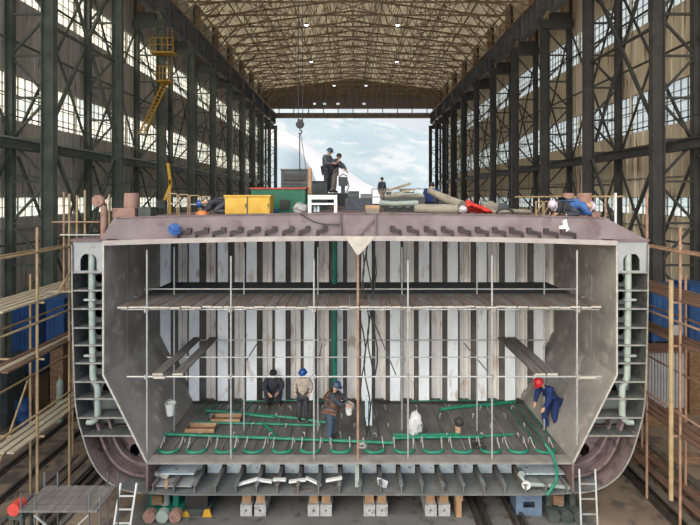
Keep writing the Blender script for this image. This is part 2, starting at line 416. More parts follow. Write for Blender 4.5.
# roof trusses
t = Thing('roof_truss', 'rusty brown roof truss, nearest the camera', 'truss', (0,0,0), 'roof trusses', True)
zb, W = 26.15, HX+1.3
def zt(x): return RZ1-.35 - (RZ1-RZ0)*abs(x)/(WX+.3)
t.part('bottom_chord', MB().bar((-W,0,zb),(W,0,zb),.13,.13), M['truss'])
t.part('top_chord', MB().bar((-W,0,zt(W)),(0,0,zt(0)),.13,.14).bar((0,0,zt(0)),(W,0,zt(W)),.13,.14), M['truss'])
w = MB(); n = 16
for i in range(n):
    x0 = -W + 2*W*i/n; x1 = -W + 2*W*(i+1)/n; xm = (x0+x1)/2
    w.bar((x0,0,zb),(xm,0,zt(xm)),.07,.07).bar((xm,0,zt(xm)),(x1,0,zb),.07,.07)
    if i: w.bar((x0,0,zb),(x0,0,zt(x0)),.06,.06)
t.part('web_lattice', w, M['truss'])
for s in (-1, 1): t.part('knee_brace', MB().bar((s*(W-.6),0,23.6),(s*(W-3.0),0,zb),.12,.12).bar((s*(W-.3),0,24.6),(s*(W-3.6),0,zb),.08,.08), M['truss'])
n_tr = 16
for i in range(n_tr):
    loc = (0, 35.3 + i*3.0, 0)
    if i == 0: t.o.location = loc
    else: dup(t.o, loc, label='rusty brown roof truss, number %d back from the nearest toward the far gable' % (i+1) if i < n_tr-1 else 'rusty brown roof truss standing beside the far gable wall', group='roof trusses')
for i in range(13):
    x = -12.6 + i*2.1
    single('roof_tie', MB().bar((x,35.3,zb+.1),(x,80.3,zb+.1),.07,.07), M['truss'], 'long rusty tie rod under the roof, %s of thirteen from the left' % ['first','second','third','fourth','fifth','sixth','seventh','eighth','ninth','tenth','eleventh','twelfth','last'][i], 'tie', group='ties under the roof')
for s in (-1, 0, 1):
    mb = MB()
    for i in range(15):
        y = 35.3 + i*3.0
        for dx in (-1, 1): mb.bar((s*8.4-dx*2.1, y, zb+.2), (s*8.4+dx*2.1, y+3, zb+.2), .06, .06)
    single('roof_bracing', mb, M['truss'], 'zigzag wind bracing under the roof, %s' % {-1:'left run',0:'centre run',1:'right run'}[s], 'bracing', group='wind bracing under the roof')
for i in range(11):                                     # purlins
    x = -15 + i*3.0
    z = zt(x) + .18
    single('purlin', MB().box(x-.05,x+.05,35,80.4,z-.08,z+.1), M['truss'], 'brown purlin right under the roof sheets, %s of eleven from the left' % ['first','second','third','fourth','fifth','sixth','seventh','eighth','ninth','tenth','last'][i], 'purlin', group='purlins under the roof sheets')
# high bay lamps
lampm = bpy.data.materials.new('lamp_glow'); lampm.use_nodes = True
lp = lampm.node_tree.nodes['Principled BSDF']; lp.inputs['Emission Color'].default_value = (.9,.95,1,1); lp.inputs['Emission Strength'].default_value = 4
proto = None
for i, (x, y) in enumerate(((X(307,45), 44.3), (X(397,45), 44.3), (X(311,56), 56.3), (X(397,56), 56.3), (X(334,68), 68.3), (X(366,68), 68.3))):
    lab = 'small lit high-bay lamp under the roof, %s of the %s pair' % (('left','right')[i % 2], ('near','middle','far')[i//2])
    if proto is None:
        t = Thing('high_bay_lamp', lab, 'lamp', (x,y,25.2), 'high-bay lamps', True)
        t.part('lamp_housing', MB().lathe([(.03,.95),(.03,.25),(.12,.2),(.24,.0)], n=12), M['mull'])
        t.part('diffuser', MB().lathe([(.22,0),(.15,-.06)], n=12), lampm)
        proto = t.o
    else: dup(proto, (x,y,25.2), label=lab)
# bridge crane (above the frame) with hook hanging over the deck
HY = 15.5; HXX = X(300, HY)
t = Thing('bridge_crane', 'overhead bridge crane with two ropes dropping its black hook block over the deck', 'crane', (0, HY, 23.25))
for yy in (HY-.9, HY+.9):
    t.part('bridge_beam', MB().box(-HX-.2, HX+.2, yy-.2, yy+.2, 23.7, 24.6), M['yel2'])
for s in (-1, 1): t.part('end_carriage', MB().box(s*HX-.2, s*HX+.2, HY-1.0+.1, HY+1.4, 23.27, 23.7), M['yel2'])
t.part('trolley', MB().box(HXX-.7, HXX+.7, HY-1.1, HY+1.1, 24.62, 25.3), M['genm'])
for dx in (-.06, .09):
    t.part('rope', MB().tube([(HXX+dx, HY, 24.7), (HXX+dx, HY, Z(121,HY))], .012, 6), M['black'])
hb = t.part('hook_block', MB().lathe([(.02,-.05),(.12,-.05),(.14,0),(.12,.05),(.02,.05)], (HXX, HY, Z(124.5,HY)), 18, 'y').box(HXX-.07,HXX+.07,HY-.08,HY+.08,Z(124.5,HY)-.02,Z(119.5,HY)), M['black'])
cz = Z(132,HY)
t.part('hook', MB().tube([(HXX, HY, cz+.16), (HXX, HY, cz+.06)] + [(HXX+.06*math.sin(a), HY, cz-.0+.06*math.cos(a)) for a in [i*.5 for i in range(1,9)]], .02, 8), M['black'], parent=hb, smooth=True)
single('lifting_sling', MB().tube([(HXX-.01,HY,cz-.04),(HXX-.01,HY,Z(170,HY))],.018,6).tube([(HXX+.02,HY,cz-.04),(X(306,HY),HY,Z(169,HY))],.01,6), M['black'],
       'dark sling hanging from the crane hook to the grey machine', 'sling', (HXX,HY,cz))

# ------------------------------------------------------------------ yellow access ladder on the left columns
yk = 32.5 - .5
def PP(px, py, y): return (X(px,y), y, Z(py,y))
t = Thing('access_ladder', 'yellow access stair with caged platform on the third left column', 'ladder', (X(155,yk), yk, Z(133,yk)))
for d in (0, .35):
    a = Vector(PP(163,82,yk)); b = Vector(PP(139,134,yk)); a.x += d; b.x += d; t.part('stringer', MB().bar(a, b, .07, .1), M['yel2'])
a = Vector(PP(163,82,yk)); b = Vector(PP(139,134,yk))
for i in range(1, 15):
    q = a.lerp(b, i/15); t.part('tread', MB().box(q.x, q.x+.35, q.y-.12, q.y+.12, q.z-.02, q.z+.02), M['yel2'])
for (p0, p1, py) in ((153,176,54), (159,172,82)):
    x0, x1 = X(p0,yk), X(p1,yk); z = Z(py,yk)
    pl = t.part('platform', MB().box(x0,x1,yk-.5,yk+.25,z-.06,z+.04), M['yel2'])
    rl = MB()
    for i in range(5):
        x = x0 + (x1-x0)*i/4; rl.box(x-.02,x+.02,yk-.5,yk-.46,z,z+.95)
    for zz in (.5,.95): rl.box(x0,x1,yk-.5,yk-.46,z+zz-.02,z+zz+.02)
    t.part('guard_rail', rl, M['yel2'], parent=pl)
# vertical caged ladder between platforms
for x in (168, 172): t.part('ladder_rail', MB().bar(PP(x,28,yk), PP(x,82,yk), .05,.05), M['truss'])
for i in range(16):
    z = Z(82,yk) + .23*i; t.part('rung', MB().box(X(168,yk), X(172,yk), yk-.02, yk+.02, z-.015, z+.015), M['truss'])
t = Thing('hoist_arm', 'yellow jib arm standing beyond the deck edge near the left wall', 'hoist', (X(165,22), 22, 0))
t.part('mast', MB().bar((X(170,22),22,0),(X(170,22),22,Z(180,22)),.12,.12), M['yel2'])
t.part('arm', MB().bar(PP(163,205,22),PP(171,185,22),.14,.14).bar(PP(171,185,22),PP(168,163,22),.12,.12), M['yel2'])
t.part('motor', MB().box(X(158,22),X(166,22),21.85,22.15,Z(208,22),Z(200,22)), M['genm'])

# ------------------------------------------------------------------ ship hull block
CX = .19; YF = 12.6; YB = 16.6; YR = 34.0
def sx(px): return (px - VX)/37.063
def sz(py): return CZ - (py - VY)/37.063
outl = [(72,245),(72.5,300),(73.5,350),(75,395),(78,418),(82.4,434),(90,457),(102,476),(119.6,488),(142,493),(180,495),(353+CX*37.06,495)]
def smooth(P, k0, k1, n=4):
    o = list(P[:k0])
    for i in range(k0, k1):
        p0, p1, p2, p3 = P[i-1], P[i], P[i+1], P[min(i+2, len(P)-1)]
        for j in range(n):
            t_ = j/n
            o.append(tuple(.5*(2*p1[c] + (p2[c]-p0[c])*t_ + (2*p0[c]-5*p1[c]+4*p2[c]-p3[c])*t_**2 + (3*p1[c]-p0[c]-3*p2[c]+p3[c])*t_**3) for c in (0,1)))
    return o + list(P[k1:])
out0 = [(sx(a)-CX, sz(b)) for a, b in outl]
outl = smooth(out0, 3, 9)
I5 = 3 + 4*2; I8 = 3 + 4*5; I9 = 3 + 4*6; I4 = 3 + 4
def prof(s): return [(CX + s*(-u), z) for u, z in outl]
hull = Thing('ship_hull_block', 'open section of a steel ship hull with deep hold and side tanks on keel blocks', 'ship', (CX, YF, outl[-1][1]))
for s in (-1, 1):
    hull.part('outer_shell', MB().strip([(x, z) for x, z in prof(s)][:I5+1], YF, YR, .035), M['tank'])
    hull.part('bilge_shell', MB().strip([(x, z) for x, z in prof(s)][I5:I8+1], YF, YR, .035), M['pinkd'])
    hull.part('shell_edge', MB().strip([(x, z) for x, z in prof(s)][:I9+1], YF-.02, YF+.01, .035), M['stredge'], label='pale ground edge of the outer shell')
hull.part('bottom_shell', MB().strip(prof(-1)[I8:] + prof(1)[I8:][::-1][1:], YF, YR, .035), M['bshell'])
IBZ = sz(462); IBX = 5.75; KX = 6.92; KZ = sz(375); TZ = sz(241)
hull.part('inner_bottom', MB().box(CX-IBX, CX+IBX, YF, YB+.3, IBZ-.04, IBZ), M['floor'])
hull.part('inner_bottom_edge', MB().box(CX-IBX-.02, CX+IBX+.02, YF-.03, YF+.33, IBZ-.05, IBZ+.012), M['floore'], label='paler worn margin of the hold floor')
for s in (-1, 1):
    hull.part('tank_side_plate', MB().strip([(CX+s*IBX, IBZ), (CX+s*KX, KZ), (CX+s*KX, TZ)], YF, YB+.3, .04), M['plate'])
    hull.part('tank_side_edge', MB().strip([(CX+s*IBX, IBZ), (CX+s*KX, KZ), (CX+s*KX, TZ)], YF-.025, YF, .05), M['edge'])
    # vertical weld seams on the side plate
    sm = MB()
    for y in (13.9, 15.2): sm.box(CX+s*(KX-.03), CX+s*(KX-.02), y-.015, y+.015, KZ, TZ)
    hull.part('weld_seam', sm, M['plate'])
# tank internals
def shell_u(z):
    for (u0,z0),(u1,z1) in zip(outl, outl[1:]):
        if z1 <= z <= z0: return u0 + (u1-u0)*(z0-z)/(z0-z1+1e-9)
    return outl[0][0]
def inner_u(z):
    return -KX if z > KZ else -IBX - (KX-IBX)*(z-IBZ)/(KZ-IBZ)
def ell(cx, cz, rx, rz, n=20): return [(cx+rx*math.cos(2*math.pi*i/n), cz+rz*math.sin(2*math.pi*i/n)) for i in range(n)]
lv = [272.6, 290.6, 309, 328, 345.4, 363.4, 382, 399, 418, 436]
for s in (-1, 1):
    for i, py in enumerate(lv):
        z = sz(py); a = shell_u(z)+.02; b = inner_u(z)-.02
        st = hull.part('stringer', MB().box(CX-s*a, CX-s*b, YF+.02, 13.12, z-.015, z+.015), M['tank'])
        hull.part('stringer_flange', MB().box(CX-s*a, CX-s*b, YF-.01, YF+.03, z-.018, z+.018), M['stredge'], parent=st)
    # web frame behind, with manholes
    zs = [TZ-.02] + [sz(p) for p in lv[6:]]
    upper = [(-shell_u(TZ)*1, 0)]
    pts_o = [(u, z) for u, z in outl if sz(436) <= z < TZ]
    poly = [(CX-s*(inner_u(TZ)), TZ), (CX-s*outl[0][0], TZ)] + [(CX-s*u, z) for u, z in pts_o[1:]] + [(CX-s*shell_u(sz(436)), sz(436)), (CX-s*inner_u(sz(436)), sz(436)), (CX+s*KX, KZ)]
    holes = []
    for i in range(6):
        zc = (sz(lv[i])+sz(lv[i+1]))/2 if i < 5 else sz(372.5)
        holes.append(ell(CX + s*(KX+.5), zc-.03, .11, .13, 14))
    holes.append(ell(CX + s*(KX+.22), Z(391,13.3), .2, .27))
    hull.part('web_frame', MB().plate(poly, 13.3, 13.33, holes), M['tanklight'])
    # lower pink web with a manhole
    low = [(CX-s*u, z) for u, z in outl if z < sz(436) and u < -IBX-.05]
    z4 = sz(436)
    poly = [(CX-s*inner_u(z4), z4), (CX-s*shell_u(z4), z4)] + low + [(CX+s*IBX, out0[9][1]+.02), (CX+s*IBX, IBZ)]
    hull.part('bilge_web', MB().plate(poly, 13.2, 13.23, [ell(CX+s*(IBX+.6), Z(450,13.2), .15, .19)]), M['pinkd'])
    hull.part('bilge_manhole_rim', MB().tube([(p[0], 13.19, p[1]) for p in ell(CX+s*(IBX+.6), Z(450,13.2), .155, .195)], .015, 6, True), M['pinkd'])
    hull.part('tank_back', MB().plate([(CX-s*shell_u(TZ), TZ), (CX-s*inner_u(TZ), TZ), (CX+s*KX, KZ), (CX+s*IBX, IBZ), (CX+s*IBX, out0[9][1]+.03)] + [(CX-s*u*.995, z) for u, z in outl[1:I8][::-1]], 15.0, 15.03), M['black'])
    for off, yy in ((.28, 13.0), (.55, 13.1)):
        c = []
        for (u, z) in outl[I4:I9+1]:
            d = Vector((-IBX+.2 - u, IBZ+1.2 - z)).normalized(); c.append((CX-s*(u+d.x*off), z+d.y*off))
        hull.part('bilge_stiffener', MB().strip(c, yy-.14, yy+.05, .07), M['pinkd'], smooth=False)
    # white web at tank top with rounded cut-out
    x0, x1 = CX+s*(KX+.01), CX+s*(7.76); zt0, zt1 = sz(272), TZ
    hx0, hx1 = CX+s*(KX+.2), CX+s*(KX+.65)
    arc = [(hx0, zt0+.03), (hx0, zt0+.32), (hx0+(hx1-hx0)*.1, zt0+.42), (hx0+(hx1-hx0)*.25, zt0+.48), (hx0+(hx1-hx0)*.75, zt0+.48), (hx0+(hx1-hx0)*.9, zt0+.42), (hx1, zt0+.32), (hx1, zt0+.03)]
    hull.part('corner_web', MB().plate([(x0,zt0),(x0,zt1),(x1,zt1),(x1,zt0)], YF+.03, YF+.06, [arc]), M['corr'])
    hull.part('bilge_bracket', MB().plate([(CX-s*(inner_u(sz(417))-.03), sz(417)), (CX-s*(inner_u(sz(417))-.8), sz(417)), (CX-s*(inner_u(sz(400))-.62), sz(400)), (CX-s*(inner_u(sz(400))-.04), sz(400))], 13.2, 13.23), M['tanklight'])
    # pale pipe in the tank
    pp = [(89.5,248),(89.5,300),(90.5,378),(92,383),(95,388),(95.5,395),(95.5,416),(94,421),(90,424),(85,424)]
    path = []
    for a, b in pp:
        u = sx(a) - CX; path.append((CX - s*u, YF-.0+.12, sz(b)))
    hull.part('drain_pipe', MB().tube(path, .085, 12), M['palegr'], smooth=True)
    for b in (300, 356): hull.part('pipe_clamp', MB().box(CX+s*(7.31)-.15, CX+s*(7.31)+.15, YF-.0, YF+.06, sz(b)-.025, sz(b)+.025), M['corr'])
    # deck stringer outboard
    hull.part('side_deck', MB().box(CX+s*(KX-.4), CX+s*7.8, YF-.02, YR, TZ-.01, TZ+.05), M['pinkd'])
# double bottom: floor plates, longitudinals
zb0 = outl[-1][1]
for k in range(21):
    x = CX - 5.6 + k*(11.2/20)
    hull.part('bottom_longitudinal', MB().box(x-.015, x+.015, YF+.02, 13.5, zb0+.03, zb0+.24).box(x-.05, x+.05, YF+.02, 13.5, zb0+.24, zb0+.26), M['bshell'])
for k in range(20):
    x0 = CX - 5.6 + k*.56 + .07; x1 = x0 + .42; xm = (x0+x1)/2
    z1 = IBZ-.06; hz0 = z1-.18
    hull.part('floor_plate', MB().plate([(x0,zb0+.03),(x1,zb0+.03),(x1,z1),(xm+.05,z1),(xm+.02,hz0),(xm-.05,hz0+.03),(xm-.05,z1),(x0,z1)], 13.55, 13.59), M['fblue'])
hull.part('floor_backing', MB().box(CX-5.7, CX+5.7, 14.3, 14.33, zb0+.03, IBZ-.05), M['bshell'])
for s in (-1, 1):
    for j in range(3):
        z = zb0 + .12 + j*.22
        hull.part('end_bracket', MB().box(CX+s*4.6, CX+s*5.68, 12.75+.2*j, 13.5, z, z+.03), M['fblue'] if j else M['corr'])
    hull.part('bilge_girder', MB().box(CX+s*(IBX)-.03, CX+s*IBX+.03, YF, 14, zb0+.02, IBZ-.03), M['pinkd'])
# bulkhead: corrugated
BT = 8.0
xs = CX - KX + .02; fl = MB(); rc = MB(); wb = MB(); sm = MB()
per = 1.0; x = xs
i = 0
while x < CX + KX - .1:
    x1 = min(x+.36, CX+KX)
    fl.box(x, x1, YB-.35, YB-.33, IBZ, BT)
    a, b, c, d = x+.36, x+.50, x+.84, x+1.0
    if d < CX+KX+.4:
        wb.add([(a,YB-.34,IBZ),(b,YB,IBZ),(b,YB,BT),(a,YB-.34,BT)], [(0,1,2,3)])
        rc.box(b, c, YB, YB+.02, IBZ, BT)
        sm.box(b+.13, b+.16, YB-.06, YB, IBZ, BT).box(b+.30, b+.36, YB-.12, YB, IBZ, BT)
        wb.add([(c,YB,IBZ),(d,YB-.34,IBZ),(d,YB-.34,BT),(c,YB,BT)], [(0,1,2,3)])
    x += per
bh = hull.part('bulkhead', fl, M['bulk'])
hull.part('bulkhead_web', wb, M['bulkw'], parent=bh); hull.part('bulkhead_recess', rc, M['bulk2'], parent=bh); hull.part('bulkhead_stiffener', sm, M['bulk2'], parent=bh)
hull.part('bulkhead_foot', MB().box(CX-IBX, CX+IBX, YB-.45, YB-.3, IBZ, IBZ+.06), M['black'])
# deck, cambered
def dz(x): return -.13*((x-CX)/KX)**2
DT = sz(213.5); DB = sz(238)
n = 24; pts = []
DL, DR = CX-KX+.12, CX+KX-.12
top = [(DL+.2+(DR-DL-.4)*i/n) for i in range(n+1)]
up = [(x, DT+dz(x)) for x in top]; lo = [(DL-.05+(DR-DL+.1)*i/n) for i in range(n+1)]; lo = [(x, DB+dz(x)) for x in lo]
hull.part('deck_girder', MB().plate(up + lo[::-1], YF-.02, YF+.02), M['pink'])
hull.part('deck_girder_top', MB().strip(up, YF-.05, YF+.06, .03), M['pinkd'])
hull.part('deck_girder_flange', MB().strip([(x, z+.0) for x, z in lo], YF-.13, YF+.06, .13), M['pinkl'], label='pale flange along the lower edge of the deck girder')
hull.part('deck_plate', MB().strip([(x, z-.04) for x, z in up], YF+.04, YR, .03), M['pinkd'])
hull.part('hold_ceiling', MB().strip([(x, z+.1) for x, z in lo], YF+.06, YB+.3, .03), M['rustp'])
for y in (13.9, 15.3):
    hull.part('deck_beam', MB().strip([(x, z-.06) for x, z in lo], y-.04, y+.04, .24), M['rustp'])
for s in (-1, 1):
    xe = CX + s*(KX-.05)
    hull.part('girder_knee', MB().plate([(xe-s*.5, TZ+.02),(xe+s*(.85 if s > 0 else .12), TZ+.05),(xe-s*.22, DT-.13),(xe-s*.5, DT-.13)], YF+.0, YF+.03), M['pink'])
# hooked brackets along the girder
px_l = [190,207,224,241,258,275,292,308,325]; px_r = [392,409,426,443,460,477,494,511,528,545,562]
for px in px_l + px_r:
    x = sx(px); z = sz(230.5) + dz(x); d = -1 if px < 353 else 1
    k = .16 + .12*abs(x)/6
    hull.part('hook_bracket', MB().bar((x-.0*d, YF-.06, z+.13), (x, YF-.06, z-.02), .12, .09, (0,1,0)).bar((x, YF-.06, z+.02), (x+d*k*1.2, YF-.06, z-.03), .06, .10).bar((x+d*k*1.2, YF-.06, z-.0), (x+d*k*1.2, YF-.06, z-.2), .05, .04, (0,1,0)), M['hookm'])
# centre bracket + pillar
xc = sx(358)
hull.part('centre_bracket', MB().plate([(sx(345),sz(236)),(sx(375),sz(236)),(xc+.03,sz(254)),(xc-.03,sz(254))], YF-.16, YF-.13), M['endw'], label='pale triangular gusset at mid girder')
hull.part('centre_frame', MB().box(sx(340),sx(341),YF-.1,YF-.05,sz(237),sz(213)).box(sx(375),sx(376),YF-.1,YF-.05,sz(237),sz(213)).bar((sx(358),YF-.08,sz(236)),(sx(374),YF-.08,sz(219)),.03,.03), M['pinkd'])
hull.part('centre_pillar', MB().tube([(xc, YF+.15, IBZ), (xc, YF+.15, sz(237))], .035, 10), M['rpole'])
# floor ribs in hold
rb = []
for k in range(24):
    x = CX - 5.3 + k*.46
    hull.part('floor_rib', MB().box(x-.012, x+.012, 13.2, 16.2, IBZ, IBZ+.035), M['floore'] if k % 3 == 0 else M['floor'])
# loose plates inside the double bottom
lp_ = [(238,486,258,480),(257,481,272,483),(273,481,286,481),(289,483,306,481),(306,479,321,486),(326,482,342,479)]
for i, (a, b, c, d) in enumerate(lp_):
    p = Vector((X(a,12.85),12.85,Z(b,12.85)+.06)); q = Vector((X(c,12.85),12.85,Z(d,12.85)+.06))
    single('angle_strip', MB().bar(p-Vector((0,0,.02)), q-Vector((0,0,.02)), .10, .05, (0,0,1)), M['white'], 'short pale steel strip lying on the bottom frames, %s in the row' % ('leftmost','second','third','fourth','fifth','rightmost')[i], 'steel strip', tuple(p), 'loose pale strips in the double bottom')
single('steel_offcut', MB().plate([(X(377,12.9),Z(477,12.9)),(X(388,12.9),Z(481,12.9)),(X(386,12.9),Z(489,12.9)),(X(378,12.9),Z(484,12.9))],12.88,12.9), M['white'], 'white four-sided steel offcut leaning between bottom frames right of the centre', 'plate', (X(382,12.9),12.9,Z(489,12.9)))
single('pale_post', MB().box(X(355,12.8),X(359,12.8),12.78,12.84,Z(487,12.8),Z(464,12.8)), M['palegr'], 'pale green upright bar standing in the double bottom under the centre pillar', 'bar', (X(357,12.8),12.8,Z(487,12.8)))
single('canvas_scrap', MB().plate([(X(150,13.1),Z(470,13.1)),(X(172,13.1),Z(471,13.1)),(X(168,13.1),Z(477,13.1)),(X(158,13.1),Z(475,13.1))],13.0,13.1), M['endw'], 'cream scrap board lying in the left end of the double bottom', 'board', (X(160,13.1),13.1,Z(475,13.1)))
single('orange_jug', MB().lathe([(.05,0),(.06,.02),(.06,.14),(.03,.2),(.03,.24)],(X(167,12.8),12.8,Z(488,12.8)),12), M['woodt'], 'small tan jug standing at the left end of the double bottom', 'jug', (X(167,12.8),12.8,Z(488,12.8)), smooth=True)
t = Thing('pipe_elbow', 'pale flanged pipe lying in the right end of the double bottom', 'pipe', (X(540,12.75),12.75,Z(485,12.75)))
t.part('pipe_body', MB().tube([PP(528,484,12.75),PP(545,485,12.75),PP(562,487,12.75),PP(572,488,12.75)],.055,10), M['palegr'], smooth=True)
t.part('branch', MB().tube([PP(527,486,12.75),PP(522,478,12.85),PP(520,474,12.95)],.05,10), M['palegr'], smooth=True)
t.part('flange', MB().lathe([(.03,-.03),(.12,-.03),(.12,.0),(.04,.0)],PP(526,485,12.7),18,'y'), M['white'])
t.part('flange', MB().lathe([(.03,-.03),(.10,-.03),(.10,.0),(.04,.0)],PP(521,474,12.95),18,'y'), M['palegr'])

# ------------------------------------------------------------------ hold scaffold
def pole(name, a, b, r, m, label, group=None, cat='pole'):
    return single(name, MB().tube([a, b], r, 8), m, label, cat, tuple(a), group, True)
YS = 12.72; YM = 14.26; YQ = 15.96; PZ = Z(306.5, YS)
RG = {YS:'front', YM:'middle', YQ:'rear'}
fr = [(147,250),(231,256),(314,260),(408,260),(492,255),(577,250)]
for i, (px, pt) in enumerate(fr):
    x = X(px,YS); zf = IBZ+.02
    if abs(x-CX) > IBX: zf = IBZ + (abs(x-CX)-IBX)*2.01 + .07
    pole('scaffold_pole', (x,YS,zf), (x,YS,Z(pt,YS)), .026, M['galv'], 'upright galvanised pole at the front lip of the hold, %s from the left' % ('first','second','third','fourth','fifth','sixth')[i], 'front scaffold poles in the hold')
for i, px in enumerate((171,244,318,402,477,552)):
    x = X(px,YM); x = max(CX-IBX+.1, min(CX+IBX-.1, x))
    pole('scaffold_pole', (x,YM,IBZ+.01), (x,YM,Z(247,YM)), .024, M['galv'], 'upright galvanised pole deeper inside the hold, %s from the left' % ('first','second','third','fourth','fifth','sixth')[i], 'inner scaffold poles in the hold')
zr = Z(376, YS)
pole('scaffold_ledger', (X(128,YS),YS-.05,zr), (X(600,YS),YS-.05,zr), .024, M['galv'], 'long horizontal tube across the front of the hold at chest height', cat='tube')
pole('scaffold_ledger', (X(168,YM),YM-.05,zr), (X(535,YM),YM-.05,zr), .02, M['galv'], 'horizontal tube across the middle of the hold below the deck boards', cat='tube')
pole('scaffold_ledger', (X(198,YQ),YQ-.05,zr), (X(548,YQ),YQ-.05,zr), .02, M['galv'], 'horizontal tube across the back of the hold by the bulkhead', cat='tube')
pole('scaffold_ledger', (X(145,YM),YM-.05,PZ+.18), (X(577,YM),YM-.05,PZ+.18), .022, M['galv'], 'horizontal tube just above the plank platform', cat='tube')
pole('scaffold_ledger', (X(120,YS),YS+.05,PZ-.09), (X(600,YS),YS+.05,PZ-.09), .022, M['galv'], 'horizontal tube carrying the front ends of the plank platform', cat='tube')
pole('scaffold_ledger', (X(122,YM)-.5,YM+.05,PZ-.09), (X(590,YM)+.4,YM+.05,PZ-.09), .022, M['galv'], 'horizontal tube under the middle of the plank platform', cat='tube')
for i, (a, b, c, d, y) in enumerate(((258,342,243,366,15.5),(322,345,316,372,15.5),(464,343,488,372,15.4),(369,310,396,375,14),(536,358,568,385,13.8))):
    pole('diagonal_tube', PP(a,b,y), PP(c,d,y), .02, M['girder'], 'dark thin diagonal tube under the plank platform, %s from the left' % ('first','second','third among five','fourth','last')[i] if False else 'dark thin diagonal scaffold tube %s' % ('left of the beige-jacketed worker','above the worker in the brown vest','left of the right ramp','near the centre cables','beside the right side plate')[i], cat='tube')
# planks
n = 46; x0, x1 = X(118,YS), X(601,YS); w = (x1-x0)/n
pl_g = []
for i in range(n):
    a = x0 + i*w; j = R.uniform(-.05,.05); dzp = R.uniform(0,.02)
    m = M['gplank'] if (i*7 % 5) < 3 else M['gplank2']
    t = Thing('scaffold_plank', 'brown board of the hold platform laid front to back', 'plank', (a+w/2, 13.5, PZ), 'boards of the hold platform')
    t.part('board', MB().box(a+.008, a+w-.008, YS-.02+j, YM+.05, PZ-.04+dzp, PZ+dzp), m)
    t.part('board_end', MB().box(a+.008, a+w-.008, YS-.035+j, YS-.02+j, PZ-.045+dzp, PZ+dzp), M['endw'], label='pale sawn end')
xa, xb = CX-KX+.1, CX+KX-.1
single('rear_platform', MB().box(xa+.3, xb-.3, YM+.1, YB-.4, PZ-.03, PZ+.03), M['rpanel'], 'dark panel covering the rear of the platform against the bulkhead', 'platform', (CX, 15, PZ))
# longitudinal ramps
for i, (px, nm) in enumerate(((158,'outer left'),(178,'inner left'),(540,'inner right'),(552,'outer right'))):
    x = X(px,YS)
    t = Thing('gangway_plank', 'wide grey walkway plank under the platform, %s of four' % nm, 'plank', (x, 14.2, zr), 'walkway planks at mid height')
    t.part('board', MB().box(x-.14, x+.14, YS-.02, 16.0, zr+.03, zr+.08), M['gplank2'])
    t.part('board_end', MB().box(x-.14, x+.14, YS-.035, YS-.02, zr+.03, zr+.08), M['endw'])
for i,(px0,px1) in enumerate(((578,590),(155,163))):
    single('toe_board', MB().box(X(px0,YS),X(px1,YS)+.1,YS-.12,YS-.07,zr-.03,zr+.03), M['endw'], 'short pale board clamped on the front tube at the %s' % ('right','left')[i], 'board', (X(px0,YS),YS-.1,zr))
cl = None
k = 0
for px, _ in fr:
    for z in (zr, PZ-.09):
        x = X(px,YS)
        if cl is None:
            cl = Thing('scaffold_clamp', 'small clamp joining tube and pole', 'clamp', (x,YS,z), 'scaffold clamps', True)
            cl.part('body', MB().box(-.045,.045,-.085,.035,-.045,.045), M['edge']); cl.part('bolt', MB().box(-.015,.015,-.11,-.08,-.06,.06), M['plate']); cl = cl.o
        else: dup(cl, (x,YS,z))

# green vertical pipe and cables in the hold
pole('green_riser', (X(334.5,15.9),15.9,IBZ), (X(334.5,15.9),15.9,7.7), .10, M['gdark'], 'thick dark green vertical pipe in front of the bulkhead', cat='pipe')
for i in range(4):
    pts = []
    for k in range(14):
        f = k/13; y = 13.6; px = 364 + 3*math.sin(k*1.1+i*2) + i*4 - 3 + f*3; pts.append((X(px,y), y+.03*math.sin(k+i), 7.55 - f*(7.55-IBZ-.15)))
    single('hanging_cable', MB().tube(pts, .02, 6), M['black'], '%s cable hanging beside the centre pillar, %s' % ('black', ('leftmost','second','third','rightmost')[i]), 'cable', pts[0], 'cables by the centre pillar', True)
for i, (a, b) in enumerate(((365,404),(369,411))):
    single('white_tube', MB().box(X(a,14.5),X(a+3,14.5),14.45,14.5,Z(425,14.5),Z(395,14.5)), M['fblue'], 'pale upright bar behind the centre pillar, %s of two' % ('left','right')[i], 'bar', (X(a,14.5),14.5,Z(425,14.5)))

# green loops on hold floor
def YD(py): return (CZ-IBZ)*F/(py-VY)
loops = [168,196,224.5,253,281.5,310,341,375,404,433,462,491,519,546]
proto = None
for i, px in enumerate(loops):
    y = YD(452); x = X(px,y)
    lab = 'green U-shaped hose loop on the hold floor edge, %s from the left' % ['first','second','third','fourth','fifth','sixth','seventh','eighth','ninth','tenth','eleventh','twelfth','thirteenth','fourteenth'][i]
    if proto is None:
        t = Thing('hose_loop', lab, 'hose', (x,y,IBZ), 'green hose loops along the floor edge', True)
        pts = [(-.30,.5,.22),(-.29,.42,.24),(-.27,.25,.12)] + [(-.26*math.cos(a), -.02-.16*math.sin(a)+.08, .04) for a in [j*math.pi/10 for j in range(11)]] + [(.27,.25,.12),(.29,.42,.24),(.30,.5,.22)]
        t.part('hose', MB().tube([p for p in pts[3:14]], .04, 8), M['green'], smooth=True)
        for s in (-1,1):
            t.part('riser', MB().tube([(s*.26,.06,.04),(s*.27,.25,.1),(s*.27,.42,.2),(s*.3,.5,.12),(s*.3,.5,0)], .016, 6), M['edge'], smooth=True)
        proto = t.o
    else: dup(proto, (x,y,IBZ), rz=R.uniform(-.12,.12), label=lab)
def fl_pipe(p, r, label, m='green', name='green_pipe', h=.05):
    pts = [(X(a,YD(b)), YD(b), IBZ+h) for a, b in p]
    return single(name, MB().tube(pts, r, 8), M[m], label, 'pipe', pts[0], smooth=True)
fl_pipe([(161,437),(240,440),(320,443),(393,446)], .045, 'long green pipe lying across the left half of the hold floor', h=.09)
